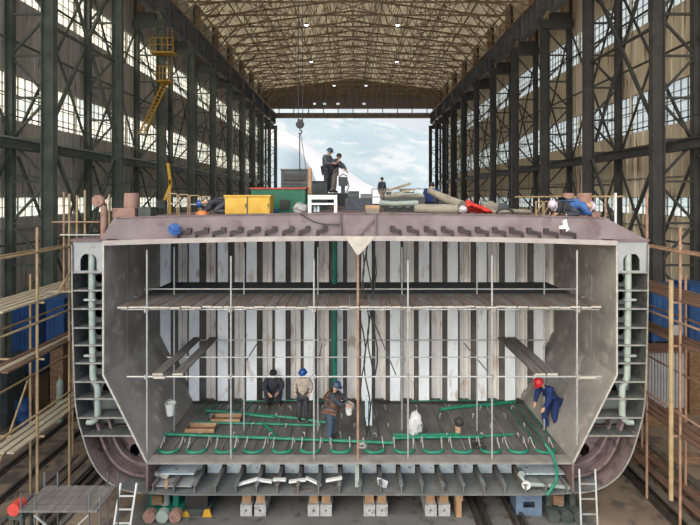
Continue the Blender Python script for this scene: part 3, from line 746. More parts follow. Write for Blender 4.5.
fl_pipe([(392,441),(440,440),(482,440)], .045, 'green pipe lying right of the pillar in front of the white sack', h=.09)
fl_pipe([(393,438),(430,438),(460,437)], .04, 'shorter green pipe just behind the white sack pipe', h=.09)
fl_pipe([(440,411),(462,408),(490,406),(515,403)], .06, 'thick green pipe lying aslant near the bulkhead on the right')
fl_pipe([(206,412),(240,415),(275,419)], .045, 'green pipe lying behind the brown crate boards')
fl_pipe([(246,415),(290,419),(326,424)], .045, 'green pipe behind the worker in the beige jacket')
fl_pipe([(194,424),(250,425),(320,427)], .04, 'green pipe crossing under the brown boards')
fl_pipe([(262,425),(272,433),(277,439)], .035, 'short green branch pipe joining the long left pipe')
fl_pipe([(240,403),(300,402),(330,403)], .035, 'green pipe along the bulkhead foot left of the green riser')
fl_pipe([(410,403),(450,402),(500,402)], .035, 'green pipe along the bulkhead foot on the right')
fl_pipe([(475,438),(500,437),(513,436)], .035, 'short green pipe at the right front of the floor')
for i in range(4):
    a = 505+i*9
    fl_pipe([(a,403),(a+8,413),(a+16,425),(a+26,437),(a+31,444)], .022, 'dark green hose running front to back on the right floor, %s of four' % ('first','second','third','fourth')[i], 'gdark', 'green_hose', .03)
for i in range(6):
    a = 196+i*9
    fl_pipe([(a+14,401),(a+7,408),(a,416)], .02, 'thin dark green hose by the left bulkhead foot, %s of six' % ('first','second','third','fourth','fifth','sixth')[i], 'gdark', 'green_hose', .03)
single('green_hose', MB().tube([PP(545,444,12.9),PP(552,453,12.75),PP(555,462,12.53),PP(557,472,12.5),PP(556,481,12.5),PP(552,488,12.5),PP(547,495,12.5)], .04, 8), M['green'], 'bright green hose hanging over the right front lip of the hold floor', 'hose', PP(545,444,12.9), smooth=True)
# small white pins on the floor
proto = None
for i in range(40):
    r_, c_ = divmod(i, 10)
    y = 13.9 + r_*.6; x = CX - 4.8 + c_*1.06 + (r_ % 2)*.4
    if proto is None:
        t = Thing('floor_lug', 'small pale hooked lug standing on the hold floor', 'lug', (x,y,IBZ), 'pale lugs on the hold floor', True)
        t.part('hook', MB().tube([(0,0,0),(0,0,.1),(.04,0,.14),(.08,0,.1)],.014,6), M['edge']); proto = t.o
    else: dup(proto, (x,y,IBZ), rz=R.uniform(0,6))

def crate(px0,px1,py,label,y=None):
    y = YD(py); x0,x1 = X(px0,y),X(px1,y)
    t = Thing('open_crate', label, 'crate', ((x0+x1)/2,y,IBZ))
    t.part('base', MB().box(x0,x1,y-.0,y+.35,IBZ+.02,IBZ+.05), M['brown'])
    for a,b,c,d in ((x0,x1,y-.02,y),(x0,x1,y+.35,y+.37)): t.part('side', MB().box(a,b,c,d,IBZ+.04,IBZ+.16), M['woodt'])
    for a in (x0,x1-.02): t.part('end', MB().box(a,a+.02,y,y+.35,IBZ+.04,IBZ+.16), M['brown'])
crate(211,240,424,'shallow tan wooden crate, upper right of the two on the left floor')
crate(185,214,434,'shallow brown wooden crate, lower left of the two on the left floor')
y = YD(437.5)
single('white_sack', MB().blob((X(414.5,y),y,IBZ+.38),.2,1.0,.7,1.85,14,9,.45), M['cloth'], 'crumpled white sack standing on the floor right of the pillar', 'sack', (X(414.5,y),y,IBZ))
y = YD(436)
t = Thing('tool_canister', 'small tan canister with a black top on the hold floor', 'canister', (X(458,y),y,IBZ))
t.part('body', MB().lathe([(.08,0),(.085,.02),(.085,.28),(.07,.3)],(X(458,y),y,IBZ),14), M['woodt'], smooth=True)
t.part('cap', MB().blob((X(459,y),y,IBZ+.42),.15,1,1,.9,12,8,.15), M['black'])
def bucket(name, px, pyb, h, label, y=None, z=None):
    y = y or YD(pyb); z = IBZ if z is None else z; x = X(px,y)
    t = Thing(name, label, 'bucket', (x,y,z))
    t.part('pail', MB().lathe([(.09*h/.3,0),(.125*h/.3,h),(.14*h/.3,h),(.14*h/.3,h-.02),(.125*h/.3,h-.02),(.085*h/.3,.02)],(x,y,z),16), M['white'], smooth=True)
    t.part('handle', MB().tube([(x+.13*h/.3*math.cos(a), y, z+h+.10*math.sin(a)) for a in [i*math.pi/8 for i in range(9)]], .008, 5), M['edge'])
    return t
bucket('white_bucket', 170.5, 0, .36, 'white bucket hung on an inner pole at the left side of the hold', y=14.08, z=2.33)
y=YD(448); 
single('cable_coil', MB().tube([(X(362,y)+.12*math.cos(a)*(1+.1*math.sin(3*a)), y+.1*math.sin(a), IBZ+.03+.008*a/2) for a in [i*.4 for i in range(40)]], .014, 5), M['edge'], 'pale coil of cable on the floor edge at the pillar foot', 'cable', (X(362,y),y,IBZ))
single('dark_debris', MB().tube([(X(478,13.4)+.2*math.cos(a*1.7), 13.35+.15*math.sin(a*1.1), IBZ+.04+.05*math.sin(a*2.3)**2) for a in [i*.3 for i in range(60)]], .015, 5), M['black'], 'tangle of dark wire on the floor edge at the right', 'wire', (X(478,13.4),13.35,IBZ))

# ------------------------------------------------------------------ under the keel
proto = None
for i, px in enumerate((246,260,313.5,326,369.5,382,431,444.5)):
    y = 13.0; x = X(px,y)
    lab = 'grey keel block with a dark hole topped by timber, %s from the left' % ('first','second','third','fourth','fifth','sixth','seventh','eighth')[i]
    if proto is None:
        t = Thing('keel_block', lab, 'block', (x,y,0), 'keel blocks under the hull', True)
        hole = ell(0,.17,.035,.035,12)
        t.part('block_body', MB().plate([(-.16,0),(-.16,.33),(.16,.33),(.16,.0),(.1,-.0)],0,.12,[hole]).box(-.16,.16,.12,1.1,0,.33), M['bgrey'])
        t.part('hole', MB().box(-.04,.04,.11,.125,.13,.21), M['black'])
        t.part('timber', MB().box(-.12,.12,.08,1.1,.33,zb0-.03), M['woodt'])
        proto = t.o
    else: dup(proto, (x,y,0), label=lab)
single('timber_wedge', MB().box(X(456,12.9),X(463,12.9),12.9,13.4,.5,zb0-.03).box(X(457,12.9),X(462,12.9),12.95,13.3,0,.5), M['woodt'], 'orange-brown timber wedge under the hull right of the keel blocks', 'wedge', (X(459,12.9),13,0))
t = Thing('hydraulic_stand', 'black and yellow support stand under the left part of the hull', 'stand', (X(195,13),13.2,0))
x0,x1 = X(180,13),X(210,13)
t.part('base', MB().box(x0,x1,13.0,13.6,.02,.2), M['genm']); t.part('body', MB().box(x0+.1,x1-.1,13.1,13.5,.2,.62), M['black'])
t.part('top', MB().box(x0+.05,x1-.05,13.0,13.5,.62,.8), M['genm'])
for (a,z0_,z1_) in ((x0+.02,.0,.16),(x1-.2,.0,.22),(x0+.0,.64,.78)):
    t.part('yellow_corner', MB().plate([(a,z0_+.02),(a+.26,z0_+.02),(a+.2,z1_),(a+.06,z1_)],12.95,13.0), M['yel2'])
t = Thing('blue_support_block', 'light blue hollow steel support block under the right part of the hull', 'block', (X(528,13),13,0))
x0,x1 = X(516,13),X(542,13)
t.part('body', MB().plate([(x0,0.02),(x1,0.02),(x1,.6),(x0,.6)],13.0,13.04,[[(x0+.2,.24),(x1-.2,.24),(x1-.2,.42),(x0+.2,.42)]]).box(x0,x1,13.45,13.5,.02,.6).box(x0,x0+.03,13.04,13.45,.02,.6).box(x1-.03,x1,13.04,13.45,.02,.6), M['bluel'])
t.part('top_plate', MB().box(x0-.03,x1+.03,12.97,13.53,.6,.66), M['bluel']); t.part('packing', MB().box(x0+.05,x1-.05,13.1,13.45,.66,zb0-.03), M['brown'])
for s, nm in ((-1,'left'),(1,'right')):
    bx = CX + s*5.4 + (.25 if s > 0 else 0)
    t = Thing('bilge_cradle', 'green and rusty bilge support carriage under the %s turn of the hull' % nm, 'cradle', (bx,13,0))
    t.part('frame', MB().box(bx-.5,bx+.5,12.9,14.2,.15,.3).box(bx-.45,bx-.3,13,14,.3,.75).box(bx+.2,bx+.35,13,14,.3,.75), M['gdark'] if s<0 else M['genm'])
    for j in range(3): t.part('roller', MB().lathe([(.04,-.08),(.17,-.08),(.17,.08),(.04,.08)],(bx-.35+.35*j,12.8,.18),16,'y'), (M['rustp'] if j != 1 else M['palegr']) if s < 0 else M['genm'], smooth=True)
    t.part('jack', MB().lathe([(.12,.3),(.12,.6),(.07,.6),(.07,.78)],(bx-.05,13.1,0),14), M['palegr'], smooth=True)
    t.part('motor', MB().box(bx-.32,bx-.05,12.85,13.1,.42,.68), M['brown'])

def ladder(name, a, b, w, n, m, label):
    a = Vector(a); b = Vector(b)
    t = Thing(name, label, 'ladder', tuple(a))
    for s in (-1,1): t.part('rail', MB().bar(a+Vector((s*w/2,0,0)), b+Vector((s*w/2,0,0)), .04,.06), m)
    for i in range(1,n): 
        q = a.lerp(b, i/n); t.part('rung', MB().bar(q-Vector((w/2,0,0)), q+Vector((w/2,0,0)), .03,.03), m)
ladder('aluminium_ladder', (X(122,11.9),11.7,0.02), (X(128,12.3),12.35,Z(484,12.3)), .42, 5, M['white'], 'white ladder leaning at the bilge on the left of the hull')
ladder('aluminium_ladder', (X(590,11.9),11.9,0.02), (X(588,12.3),12.35,Z(470,12.3)), .42, 5, M['galv'], 'grey ladder standing by the bilge on the right of the hull')

# ------------------------------------------------------------------ floor rails
def track(xr, label, y0=3, y1=80, pair=.35):
    t = Thing('rail_track', label, 'rail', (xr, y0, 0))
    for d in (-pair/2, pair/2):
        t.part('rail', MB().box(xr+d-.1,xr+d+.1,y0,y1,.012,.05).box(xr+d-.04,xr+d+.04,y0,y1,.05,.14), M['rail'])
    sl = MB(); y = y0+.3
    while y < min(y1,40): sl.box(xr-pair/2-.25,xr+pair/2+.25,y,y+.16,.005,.03); y += .8
    t.part('sleepers', sl, M['sleeper'], kind='stuff')
track(-10.8, 'dark rail track with sleepers on the ground left of the hull', pair=1.0)
track(-8.3, 'dark narrow rail track on the ground beneath the left scaffold', pair=.3)
track(3.55, 'dark rail pair on the berth floor right of the keel blocks', pair=.22)
track(4.55, 'dark rail pair on the berth floor under the blue support block', pair=.22)
track(10.1, 'dark rail track on the ground right of the hull', pair=1.0)
track(8.9, 'dark narrow rail track beside the hull on the right', pair=.3)

# ------------------------------------------------------------------ side scaffolds
def sidesc(s, m, pm, nm, hue):
    ymax = 22
    g = 'side scaffold poles on the %s' % nm
    k = 0
    for xo in (8.35, 9.6):
        for y in ((12.35, 13.75, 16) if xo < 9 else (12.35, 13.9, 16, 18.5, 21)):
            x = s*xo + (.3 if s > 0 else 0); k += 1
            pole('scaffold_pole', (x,y,0), (x,y,(9.0 if y > 13 else 8.1) if xo < 9 else 6.6), .035, m, '%s upright of the %s side scaffold, %s row, %s from the front' % (hue, nm, 'inner' if xo < 9 else 'outer', ('first','second','third','fourth','fifth')[k-1 if k < 4 else k-4]), g)
    for j, (xo, z) in enumerate(((8.35,7.45),(8.35,5.6),(9.6,7.3),(9.6,5.3),(9.6,3.6),(8.35,3.2))):
        x = s*(xo-.06) + (.3 if s > 0 else 0)
        pole('scaffold_rail', (x,10.6,z), (x,ymax,z), .032, m, '%s long tube of the %s side scaffold, %s' % (hue, nm, ('top inner','second inner','top outer','middle outer','lower outer','lowest inner')[j]), 'long tubes on the %s side scaffold' % nm, 'tube')
    for z in (6.15, 4.65 if s < 0 else 5.0, 2.6):
        for y in (12.35, 16, 21):
            x0, x1 = s*8.2+(.3 if s>0 else 0), s*9.75+(.3 if s>0 else 0)
            pole('scaffold_transom', (x0,y+.06,z-.06), (x1,y+.06,z-.06), .03, m, '%s cross tube of the %s side scaffold at the %s level, %s' % (hue, nm, {6.15:'top',4.65:'middle',5.0:'middle',2.6:'bottom'}[z], {12.35:'front',16:'mid-length',21:'rear'}[y]), 'cross tubes on the %s side scaffold' % nm, 'tube')
    zm = 4.65 if s < 0 else 5.0
    for z, cnt, lab in ((6.15, 5, 'top'), (zm, 3, 'middle'), (2.6, 3, 'bottom')):
        for i in range(cnt):
            x = s*(8.42 + i*.24) + (.3 if s > 0 else 0)
            yy0 = R.uniform(10.9, 11.5); yy1 = R.uniform(20,22); a = R.uniform(-.02,.02)
            mm = M[pm] if (i + (lab == 'middle')) % 2 == 0 else M['rplank' if (lab == 'middle' or s > 0) else pm]
            single('walkway_plank', MB().bar((x+a,yy0,z+.0),(x-a,yy1,z),.17,.045), mm, 'long walkway board on the %s level of the %s side scaffold, %s from the hull' % (lab, nm, ('first','second','third','fourth','fifth')[i]), 'plank', (x,yy0,z), 'boards on the %s side scaffold' % nm)
sidesc(-1, M['bamb'], 'tplank', 'left', 'tan')
sidesc(1, M['rpole'], 'rplank', 'right', 'rust-tan')
pole('diagonal_pole', (-8.25,13.1,6.25), (-8.25,14.6,7.6), .03, M['bamb'], 'tan diagonal pole above the top boards of the left scaffold')
pole('diagonal_pole', (-9.9,12.2,.05), (-9.75,14.0,3.4), .03, M['bamb'], 'tan pole leaning low behind the left scaffold')
# top guard at the left deck corner
t = Thing('corner_guardrail', 'slim pole guardrail beside the left deck corner', 'guardrail', (X(75,13.4),13.4,6.2))
for px, py0, m in ((64,192,'rpole'),(77,195,'bamb'),(85,190,'bamb')):
    t.part('post', MB().tube([(X(px,13.4),13.4,6.2), PP(px,py0,13.4)], .03, 8), M[m], smooth=True)
t.part('rail', MB().tube([PP(52,222,13.35), PP(100,222,13.35)], .022, 8), M['rpole']); t.part('rail', MB().tube([PP(60,235,13.33), PP(100,235,13.33)], .022, 8), M['galv'])
t.part('foot_board', MB().box(-8.7,-7.65,13.3,13.5,6.18,6.22), M['tplank'])
pole('guard_post', PP(615.5,233,13.2), PP(615.5,193,13.2), .035, M['white'], 'white guard post at the right deck corner')
pole('guard_post', PP(671,500,12.1), PP(671,280,12.1), .055, M['bamb'], 'thick pale pole in front of the right scaffold')
pole('guard_rail', PP(515,197,17), PP(624,196.5,14), .03, M['bamb'], 'tan guard rail above the right end of the deck', cat='rail')
# low front scaffold table bottom-left
t = Thing('trestle_platform', 'low trestle platform of grey planks in the bottom left corner', 'scaffold', (X(55,10),10,0))
zt_ = Z(505,10)
for i in range(4): t.part('plank', MB().box(X(25,10),X(102,10),9.8+i*.22,10.0+i*.22,zt_-.03,zt_+.01), M['gplank2'])
for a in (26,40,93,104):
    for yy in (9.85,10.6): t.part('leg', MB().tube([(X(a,10),yy,0),(X(a,10),yy,zt_+.35)],.02,6), M['girder'])
t.part('cross_brace', MB().bar((X(40,10),9.83,1.2),(X(93,10),9.83,zt_-.1),.03,.03).bar((X(93,10),9.83,1.2),(X(40,10),9.83,zt_-.1),.03,.03), M['galv'])
t = Thing('red_winch', 'red round winch motor on the trestle platform in the bottom left corner', 'winch', (X(19,10),10,0))
t.part('drum', MB().lathe([(.03,-.12),(.13,-.12),(.13,.12),(.03,.12)],(X(19,10),9.95,zt_+.0),18,'y'), M['redp'], smooth=True)
t.part('frame', MB().box(X(12,10),X(26,10),9.9,10.3,zt_-.25,zt_-.13).box(X(13,10),X(15,10),9.95,10.0,0,zt_-.25).box(X(23,10),X(25,10),9.95,10.0,0,zt_-.25).box(X(13,10),X(15,10),10.2,10.25,0,zt_-.25).box(X(23,10),X(25,10),10.2,10.25,0,zt_-.25), M['genm'])
# ladder-like timber mats on ground left
for i in range(5):
    x = -9.6 + i*.42
    single('ground_board', MB().bar((x,11+.2*i,.05),(x+.1,16+.1*i,.05),.14,.05), M['sleeper'] if i % 2 else M['gplank2'], 'weathered board lying on the ground under the left scaffold, %s from the left' % ('first','second','third','fourth','fifth','sixth','seventh')[i], 'board', (x,11,.02), 'boards on the ground at the left')
# left-hand blue things
t = Thing('blue_drum', 'small blue drum standing on the ground left of the scaffold', 'drum', (X(24,18.2),18.2,0))
t.part('shell', MB().lathe([(.28,0),(.29,.02),(.29,.3),(.30,.32),(.29,.34),(.29,.62),(.30,.64),(.29,.66),(.29,.95)],(X(24,18.2),18.2,0),20), M['blue'], smooth=True)
t.part('lid', MB().lathe([(.3,.95),(.3,.98),(.02,.98)],(X(24,18.2),18.2,0),20), M['blue'])
def cab(name, x0, x1, y0, y1, z1, m, label, doors=3, cat='container', zb=0):
    t = Thing(name, label, cat, ((x0+x1)/2,(y0+y1)/2,0))
    z0 = .12+zb
    t.part('body', MB().box(x0,x1,y0,y1,z0,z1), m)
    if zb: t.part('plinth', MB().box(x0+.1,x1-.1,y0+.1,y1-.05,0,zb), M['brown'])
    for i in range(doors):
        a = x0+(x1-x0)*i/doors; b = x0+(x1-x0)*(i+1)/doors
        d = t.part('panel', MB().box(a+.04,b-.04,y0-.03,y0,z0+.08,z1-.08), m)
        t.part('rib', MB().box((a+b)/2-.02,(a+b)/2+.02,y0-.05,y0-.03,z0+.1,z1-.1), m, parent=d)
    for s_ in (0,1): t.part('skid', MB().box(x0+.05+s_*(x1-x0-.2),x0+.15+s_*(x1-x0-.2),y0,y1,zb,z0), M['genm'])
    t.part('roof_rim', MB().box(x0-.03,x1+.03,y0-.04,y1+.03,z1,z1+.06), m)
    return t
cab('blue_container', X(12,19.2), X(38,19.2), 19.2, 20.1, 4.46, M['blue'], 'tall blue steel container behind the left scaffold', zb=1.5)
cab('blue_cabinet', X(46,19.0), X(64,19.0), 19.0, 19.8, 4.7, M['blue'], 'narrow blue cabinet right of the blue container behind the left scaffold', 2, zb=2.8)
cab('grey_cabinet', X(0,18), X(7,18), 18, 19, 2.6, M['genm'], 'grey-green cabinet at the far left edge', 1)
t = Thing('green_gas_bottle', 'slim grey-green gas bottle standing behind the left scaffold', 'gas bottle', (X(60,18.5),18.5,0))
t.part('bottle', MB().lathe([(.12,0),(.13,.03),(.13,1.5),(.10,1.62),(.04,1.68),(.04,1.76)],(X(60,18.5),18.5,0),14), M['gdark'] if False else M['palegr'], smooth=True)
t.part('valve', MB().lathe([(.05,1.74),(.05,1.84)],(X(60,18.5),18.5,0),8), M['rpole'])
# right-hand items
cab('blue_machine', X(652,19), X(684,19), 19, 20, 5.2, M['blue'], 'blue steel machine housing behind the right scaffold', zb=2.9)
cab('blue_machine', X(689,19), X(712,19), 19, 20, 5.3, M['blue'], 'blue steel housing cut by the right edge of the picture', 2, zb=2.9)
x0,x1 = X(645,18)+.05,X(688,18)
t = Thing('corrugated_hut', 'white corrugated metal box behind the right scaffold', 'box', ((x0+x1)/2,18.5,0))
zz0, zz1 = Z(408,18), Z(352,18)
mb = MB()
for i in range(14):
    a = x0+(x1-x0)*i/14; b = a+(x1-x0)/14; mb.box(a,b-.05,18.0,18.05,zz0,zz1)
t.part('cladding', mb, M['corr']); t.part('body', MB().box(x0,x1,18.05,18.8,zz0,zz1), M['corr'])
t.part('roof', MB().box(x0-.1,x1+.1,17.9,18.9,zz1,zz1+.06), M['rplank']); t.part('plinth', MB().box(x0+.1,x1-.1,18.15,18.7,0,zz0), M['brown'])
t = Thing('junction_box', 'small white electrical box on the front pole at the right', 'box', (X(676,13.2),13.2,Z(342,13.2)))
t.part('case', MB().box(X(669,13.2),X(681,13.2),13.12,13.22,Z(341,13.2),Z(325,13.2)), M['corr']); t.part('lock', MB().box(X(679,13.2),X(680,13.2),13.1,13.12,Z(334,13.2),Z(331,13.2)), M['genm'])
for i in range(4):
    x = 8.9 + i*.45
    single('ground_board', MB().bar((x,10.5+.15*i,.3),(x+.05,17+.1*i,.32),.24,.05), M['rplank'] if i % 3 else M['sleeper'], 'red-brown board lying low beside the hull on the right, %s from the hull' % ('first','second','third','fourth','fifth','sixth','seventh','eighth')[i], 'board', (x,11,.3), 'boards stacked low at the right')
for y in (11.8, 15.5): single('timber_bearer', MB().box(8.6,11.5,y,y+.2,.01,.275), M['brown'], 'brown bearer timber under the right ground boards, %s' % ('nearer' if y < 12 else 'farther'), 'timber', (10,y,0))

# ------------------------------------------------------------------ deck objects
def dk(y): return DT - .028 + 0
def dkx(x): return DT + dz(x) - .022
y = 13.2
def deckbox(name, px0, px1, py, y, d, m, label, cat, doors=0, lid=None, trimm=None):
    x0,x1 = X(px0,y),X(px1,y); z0 = dkx((x0+x1)/2); z1 = Z(py,y)
    t = Thing(name, label, cat, ((x0+x1)/2,y,z0))
    t.part('body', MB().box(x0,x1,y,y+d,z0,z1), m)
    for i in range(doors):
        a = x0+(x1-x0)*i/doors; b = x0+(x1-x0)*(i+1)/doors
        dd = t.part('door', MB().box(a+.02,b-.02,y-.02,y,z0+.03,z1-.04), m)
        t.part('handle', MB().box(b-.06,b-.035,y-.04,y-.02,(z0+z1)/2-.05,(z0+z1)/2+.05), M['genm'], parent=dd)
    if lid: t.part('lid', MB().box(x0-.03,x1+.03,y-.04,y+d+.02,z1,z1+.04), lid)
    return t, x0, x1, z0, z1
t,x0,x1,z0,z1 = deckbox('yellow_cabinet', 225, 270, 196.5, 13.2, .6, M['yellow'], 'low yellow two-door cabinet on the deck', 'cabinet', 2, M['yel2'])
t.part('centre_gap', MB().box((x0+x1)/2-.012,(x0+x1)/2+.012,13.17,13.2,z0,z1), M['genm'])
t,x0,x1,z0,z1 = deckbox('green_machine', 251, 305, 189, 14.4, .9, M['gcont'], 'dark green steel box behind the yellow cabinet', 'machine', 0, M['redp'])
t.part('grille', MB().box(x0+.9,x0+1.2,14.36,14.4,z0+.1,z0+.4), M['black'])
t.part('blue_can', MB().box(x0+.45,x0+.85,14.3,14.4,z0,z0+.12), M['blue'])
t,x0,x1,z0,z1 = deckbox('grey_generator', 281, 308, 170, 15.6, .8, M['genm'], 'tall dark grey machine cabinet under the crane hook', 'machine', 0, M['girder'])
t.part('brown_post', MB().box(x1+.0,x1+.12,15.55,15.75,z0,z1+.06), M['woodt']); t.part('vent', MB().box(x0+.1,x1-.1,15.56,15.6,z1-.35,z1-.15), M['black'])
t.part('panel_line', MB().box(x0+.0,x1,15.57,15.6,z1-.45,z1-.42), M['girder'])
t,x0,x1,z0,z1 = deckbox('dark_machine', 311, 327, 182, 17.6, .6, M['genm'], 'low dark machine left of the standing workers', 'machine', 0, M['black'])
# white bench
t = Thing('white_bench', 'white steel trestle bench at the front edge of the deck', 'bench', (X(323,12.95),12.95,DT-.02))
x0,x1 = X(308,12.9),X(337,12.9); z1 = Z(195,12.9); z0 = dkx(x0)
t.part('top', MB().box(x0,x1,12.85,13.25,z1-.12,z1), M['white'])
for x in (x0,x1-.08):
    for yy in (12.86,13.17): t.part('leg', MB().box(x,x+.08,yy,yy+.07,z0,z1-.12), M['white'])
t.part('cross_rail', MB().box(x0+.08,x1-.08,12.87,12.91,z1-.27,z1-.22), M['white'])
for a in (.18,.28): t.part('hanging_bottle', MB().lathe([(.02,.0),(.04,.01),(.04,.14),(.02,.18)],(x0+a,13.0,z1-.5+.02),10), M['fblue'])
# stand for the workers, far
SZ = Z(193, 19)
x0,x1 = X(314,18.6),X(352,18.6)
t = Thing('work_platform', 'dark steel work platform on which two workers stand', 'platform', ((x0+x1)/2,19,DT-.1))
t.part('deck', MB().box(x0,x1,18.6,19.6,SZ-.05,SZ), M['genm'])
for x in (x0,x1-.08):
    for yy in (18.6,19.5): t.part('leg', MB().box(x,x+.08,yy,yy+.08,dkx(x),SZ-.05), M['genm'])
t.part('skirt', MB().box(x0,x1,18.62,18.64,dkx(x0)+.1,SZ-.05), M['black'])
# machinery right of centre
def dtube(name, p, r, m, label, cat='pipe', n=12, seg=None):
    pts = [PP(*q) for q in p]
    t = Thing(name, label, cat, pts[0])
    t.part('tube', MB().tube(pts, r, n), m, smooth=True)
    t.part('end_ring', MB().tube([pts[0], tuple(Vector(pts[0]).lerp(Vector(pts[1]), .08))], (r if not isinstance(r,list) else r[0])*1.12, n), m)
    return t
dtube('ventilation_duct', [(415,208.5,13.6),(430,209,13.5),(445,209,13.5),(458,209.5,13.4)], .14, M['duct'], 'fat beige canvas duct lying on the deck edge right of centre')
dtube('ventilation_duct', [(430,191,15),(440,196,14.6),(451,201,14.2),(462,206,13.8)], [.10,.12,.14,.17], M['duct'], 'sloping beige duct behind the fat one')
dtube('white_pipe', [(391,195,16),(405,196,16),(420,196,16)], .11, M['palegr'], 'short pale grey pipe lying on machinery right of centre')
dtube('white_pipe', [(380,203,15),(395,204,15),(418,203,15)], .09, M['palegr'], 'lower pale grey pipe lying in front of the dark machinery')
dtube('white_pipe', [(490,213,14),(510,211,14.2),(530,212,14.5)], .07, M['duct'], 'thin tan pipe lying right of the red sheet')
t,x0,x1,z0,z1 = deckbox('dark_machine', 385, 425, 198, 15.4, .8, M['genm'], 'long low dark machine with pale fittings right of centre', 'machine')
for i in range(4): t.part('fitting', MB().box(x0+.15+i*.27,x0+.27+i*.27,15.35,15.4,z0+.12,z0+.22), M['corr'])
t.part('pipe_top', MB().tube([(x0,15.6,z1+.05),(x1,15.6,z1+.06)],.06,8), M['duct']); t.part('plank_top', MB().bar((x0+.3,15.3,z1+.13),(x1-.2,15.5,z1+.32),.12,.04), M['tplank'])
t,x0,x1,z0,z1 = deckbox('dark_machine', 345, 372, 198, 16.5, .7, M['gcloth'], 'dark blue-grey machinery heap at the centre of the deck', 'machine')
t.part('drum', MB().lathe([(.05,-.2),(.2,-.2),(.2,.2),(.05,.2)],(x0+.3,16.7,z1+.05),14,'x'), M['genm']); t.part('drum', MB().lathe([(.05,-.2),(.15,-.2),(.15,.2),(.05,.2)],(x1-.2,16.7,z1),14,'x'), M['girder'])
t,x0,x1,z0,z1 = deckbox('tan_winch', 366, 379, 209, 13.3, .3, M['duct'], 'small tan drum-shaped fitting at the middle of the deck edge', 'winch')
t.part('drum', MB().lathe([(.03,-.2),(.09,-.2),(.09,.2),(.03,.2)],((x0+x1)/2,13.4,z1+.02),14,'x'), M['woodt'])
t,x0,x1,z0,z1 = deckbox('deck_machine', 388, 414, 192, 19, .8, M['gcloth'], 'dark machine standing beyond the white pipes right of centre', 'machine')
t.part('boom', MB().bar((x0,19.2,z1+.05),(x1-.1,19.3,z1+.35),.1,.1), M['tplank']); t.part('cap', MB().box(x1-.5,x1-.2,19.0,19.4,z1,z1+.12), M['duct'])
t,x0,x1,z0,z1 = deckbox('deck_machine', 436, 452, 201, 17, .6, M['genm'], 'dark machine behind the sloping duct', 'machine')
t.part('drum', MB().lathe([(.05,-.2),(.16,-.2),(.16,.2),(.05,.2)],((x0+x1)/2,17.3,z1+.1),14,'x'), M['girder'])
t = Thing('deck_handrail', 'thin dark handrail crossing the rear deck', 'handrail', (X(405,22),22,dkx(2)))
t.part('rail', MB().box(X(372,22),X(440,22),21.98,22.02,Z(189,22)-.02,Z(189,22)+.02), M['girder']); t.part('rail', MB().box(X(372,22),X(440,22),21.98,22.02,Z(197,22)-.02,Z(197,22)+.02), M['girder'])
for px in (372,386,400,414,428,440): t.part('post', MB().box(X(px,22)-.02,X(px,22)+.02,21.98,22.02,dkx(X(px,22)),Z(189,22)), M['girder'])
# centre tool the worker leans on
t = Thing('drilling_machine', 'upright dark tool stand held by the worker at its right', 'tool', (X(343,19),19,SZ))
t.part('column', MB().box(X(341,19),X(345,19),18.95,19.1,SZ,Z(180,19)), M['gcloth'])
t.part('head', MB().box(X(338.5,19),X(347.5,19),18.9,19.15,Z(186,19),Z(177,19)), M['genm']); t.part('handle', MB().tube([PP(339,177,19),PP(343,174,19),PP(347,176,19)],.02,6), M['black'])
t.part('hose', MB().tube([PP(347,180,19),PP(349,186,19),PP(346,193,19)],.03,6), M['palegr'])
# red sheet
mb = MB(); nn = 14
vs = []; fs = []
for i in range(nn):
    for j in range(8):
        f = i/(nn-1); g = j/7
        px = 466 + 26*f; ytop = 201 + 11*f**1.3; base = 213.5
        y = 13.1 + .5*g
        hgt = (base-ytop)*(math.sin(math.pi*min(1,g*1.1+.15))**.6 if g < .95 else .1)
        vs.append((X(px,y)+R.uniform(-.03,.03), y+R.uniform(-.03,.03), max(DT-.01, DT + hgt/35*1.0 + R.uniform(-.05,.04))))
for i in range(nn-1):
    for j in range(7): fs.append((i*8+j,(i+1)*8+j,(i+1)*8+j+1,i*8+j+1))
mb.add(vs, fs)
o = single('red_sheet', mb, M['red'], 'crumpled bright red sheet on the deck right of the ducts', 'sheet', (X(479,13.3),13.3,DT))
sm_ = o.modifiers.new('s','SOLIDIFY'); sm_.thickness = .02
single('rag_bundle', MB().blob((X(463,13.2),13.2,DT+.1),.12,1.1,1,.8,10,7,.3), M['cloth'], 'pale rag bundle between the fat duct and the red sheet', 'rag', (X(463,13.2),13.2,DT))
single('hose_arch', MB().tube([(X(505,13.6)+.25*math.cos(a),13.6,DT-.05+.16*math.sin(a)) for a in [i*math.pi/10 for i in range(11)]],.035,8), M['black'], 'black hose arching over the deck right of the red sheet', 'hose', (X(505,13.6),13.6,DT), smooth=True)
single('orange_dome', MB().lathe([(.17,0),(.17,.03),(.15,.09),(.09,.13),(.02,.145)],(X(202,13.2),13.2,dkx(X(202,13.2))),18), M['orange'], 'round orange cap lying at the deck edge left of the yellow cabinet', 'cap', (X(202,13.2),13.2,dkx(X(202,13.2))), smooth=True)
single('deck_cable', MB().tube([(X(300,12.55),12.55,DT),(X(303,12.5),12.5,DT-.05),(X(309,12.5),12.5,DT-.15),(X(316,12.5),12.5,DT-.24),(X(325,12.5),12.5,DT-.29),(X(340,12.5),12.5,DT-.3)],.018,6), M['black'], 'dark cable sagging across the deck girder below the white bench', 'cable', (X(300,12.55),12.55,DT))
single('white_bracket', MB().plate([(sx(561),sz(221)),(sx(565),sz(219)),(sx(566),sz(225)),(sx(568),sz(229)),(sx(564),sz(232)),(sx(562),sz(229)),(sx(558),sz(229)),(sx(558),sz(226)),(sx(562),sz(225))],YF-.1,YF-.03), M['white'], 'white clamp bolted on the right part of the deck girder', 'clamp', (sx(562),YF-.06,sz(226)))
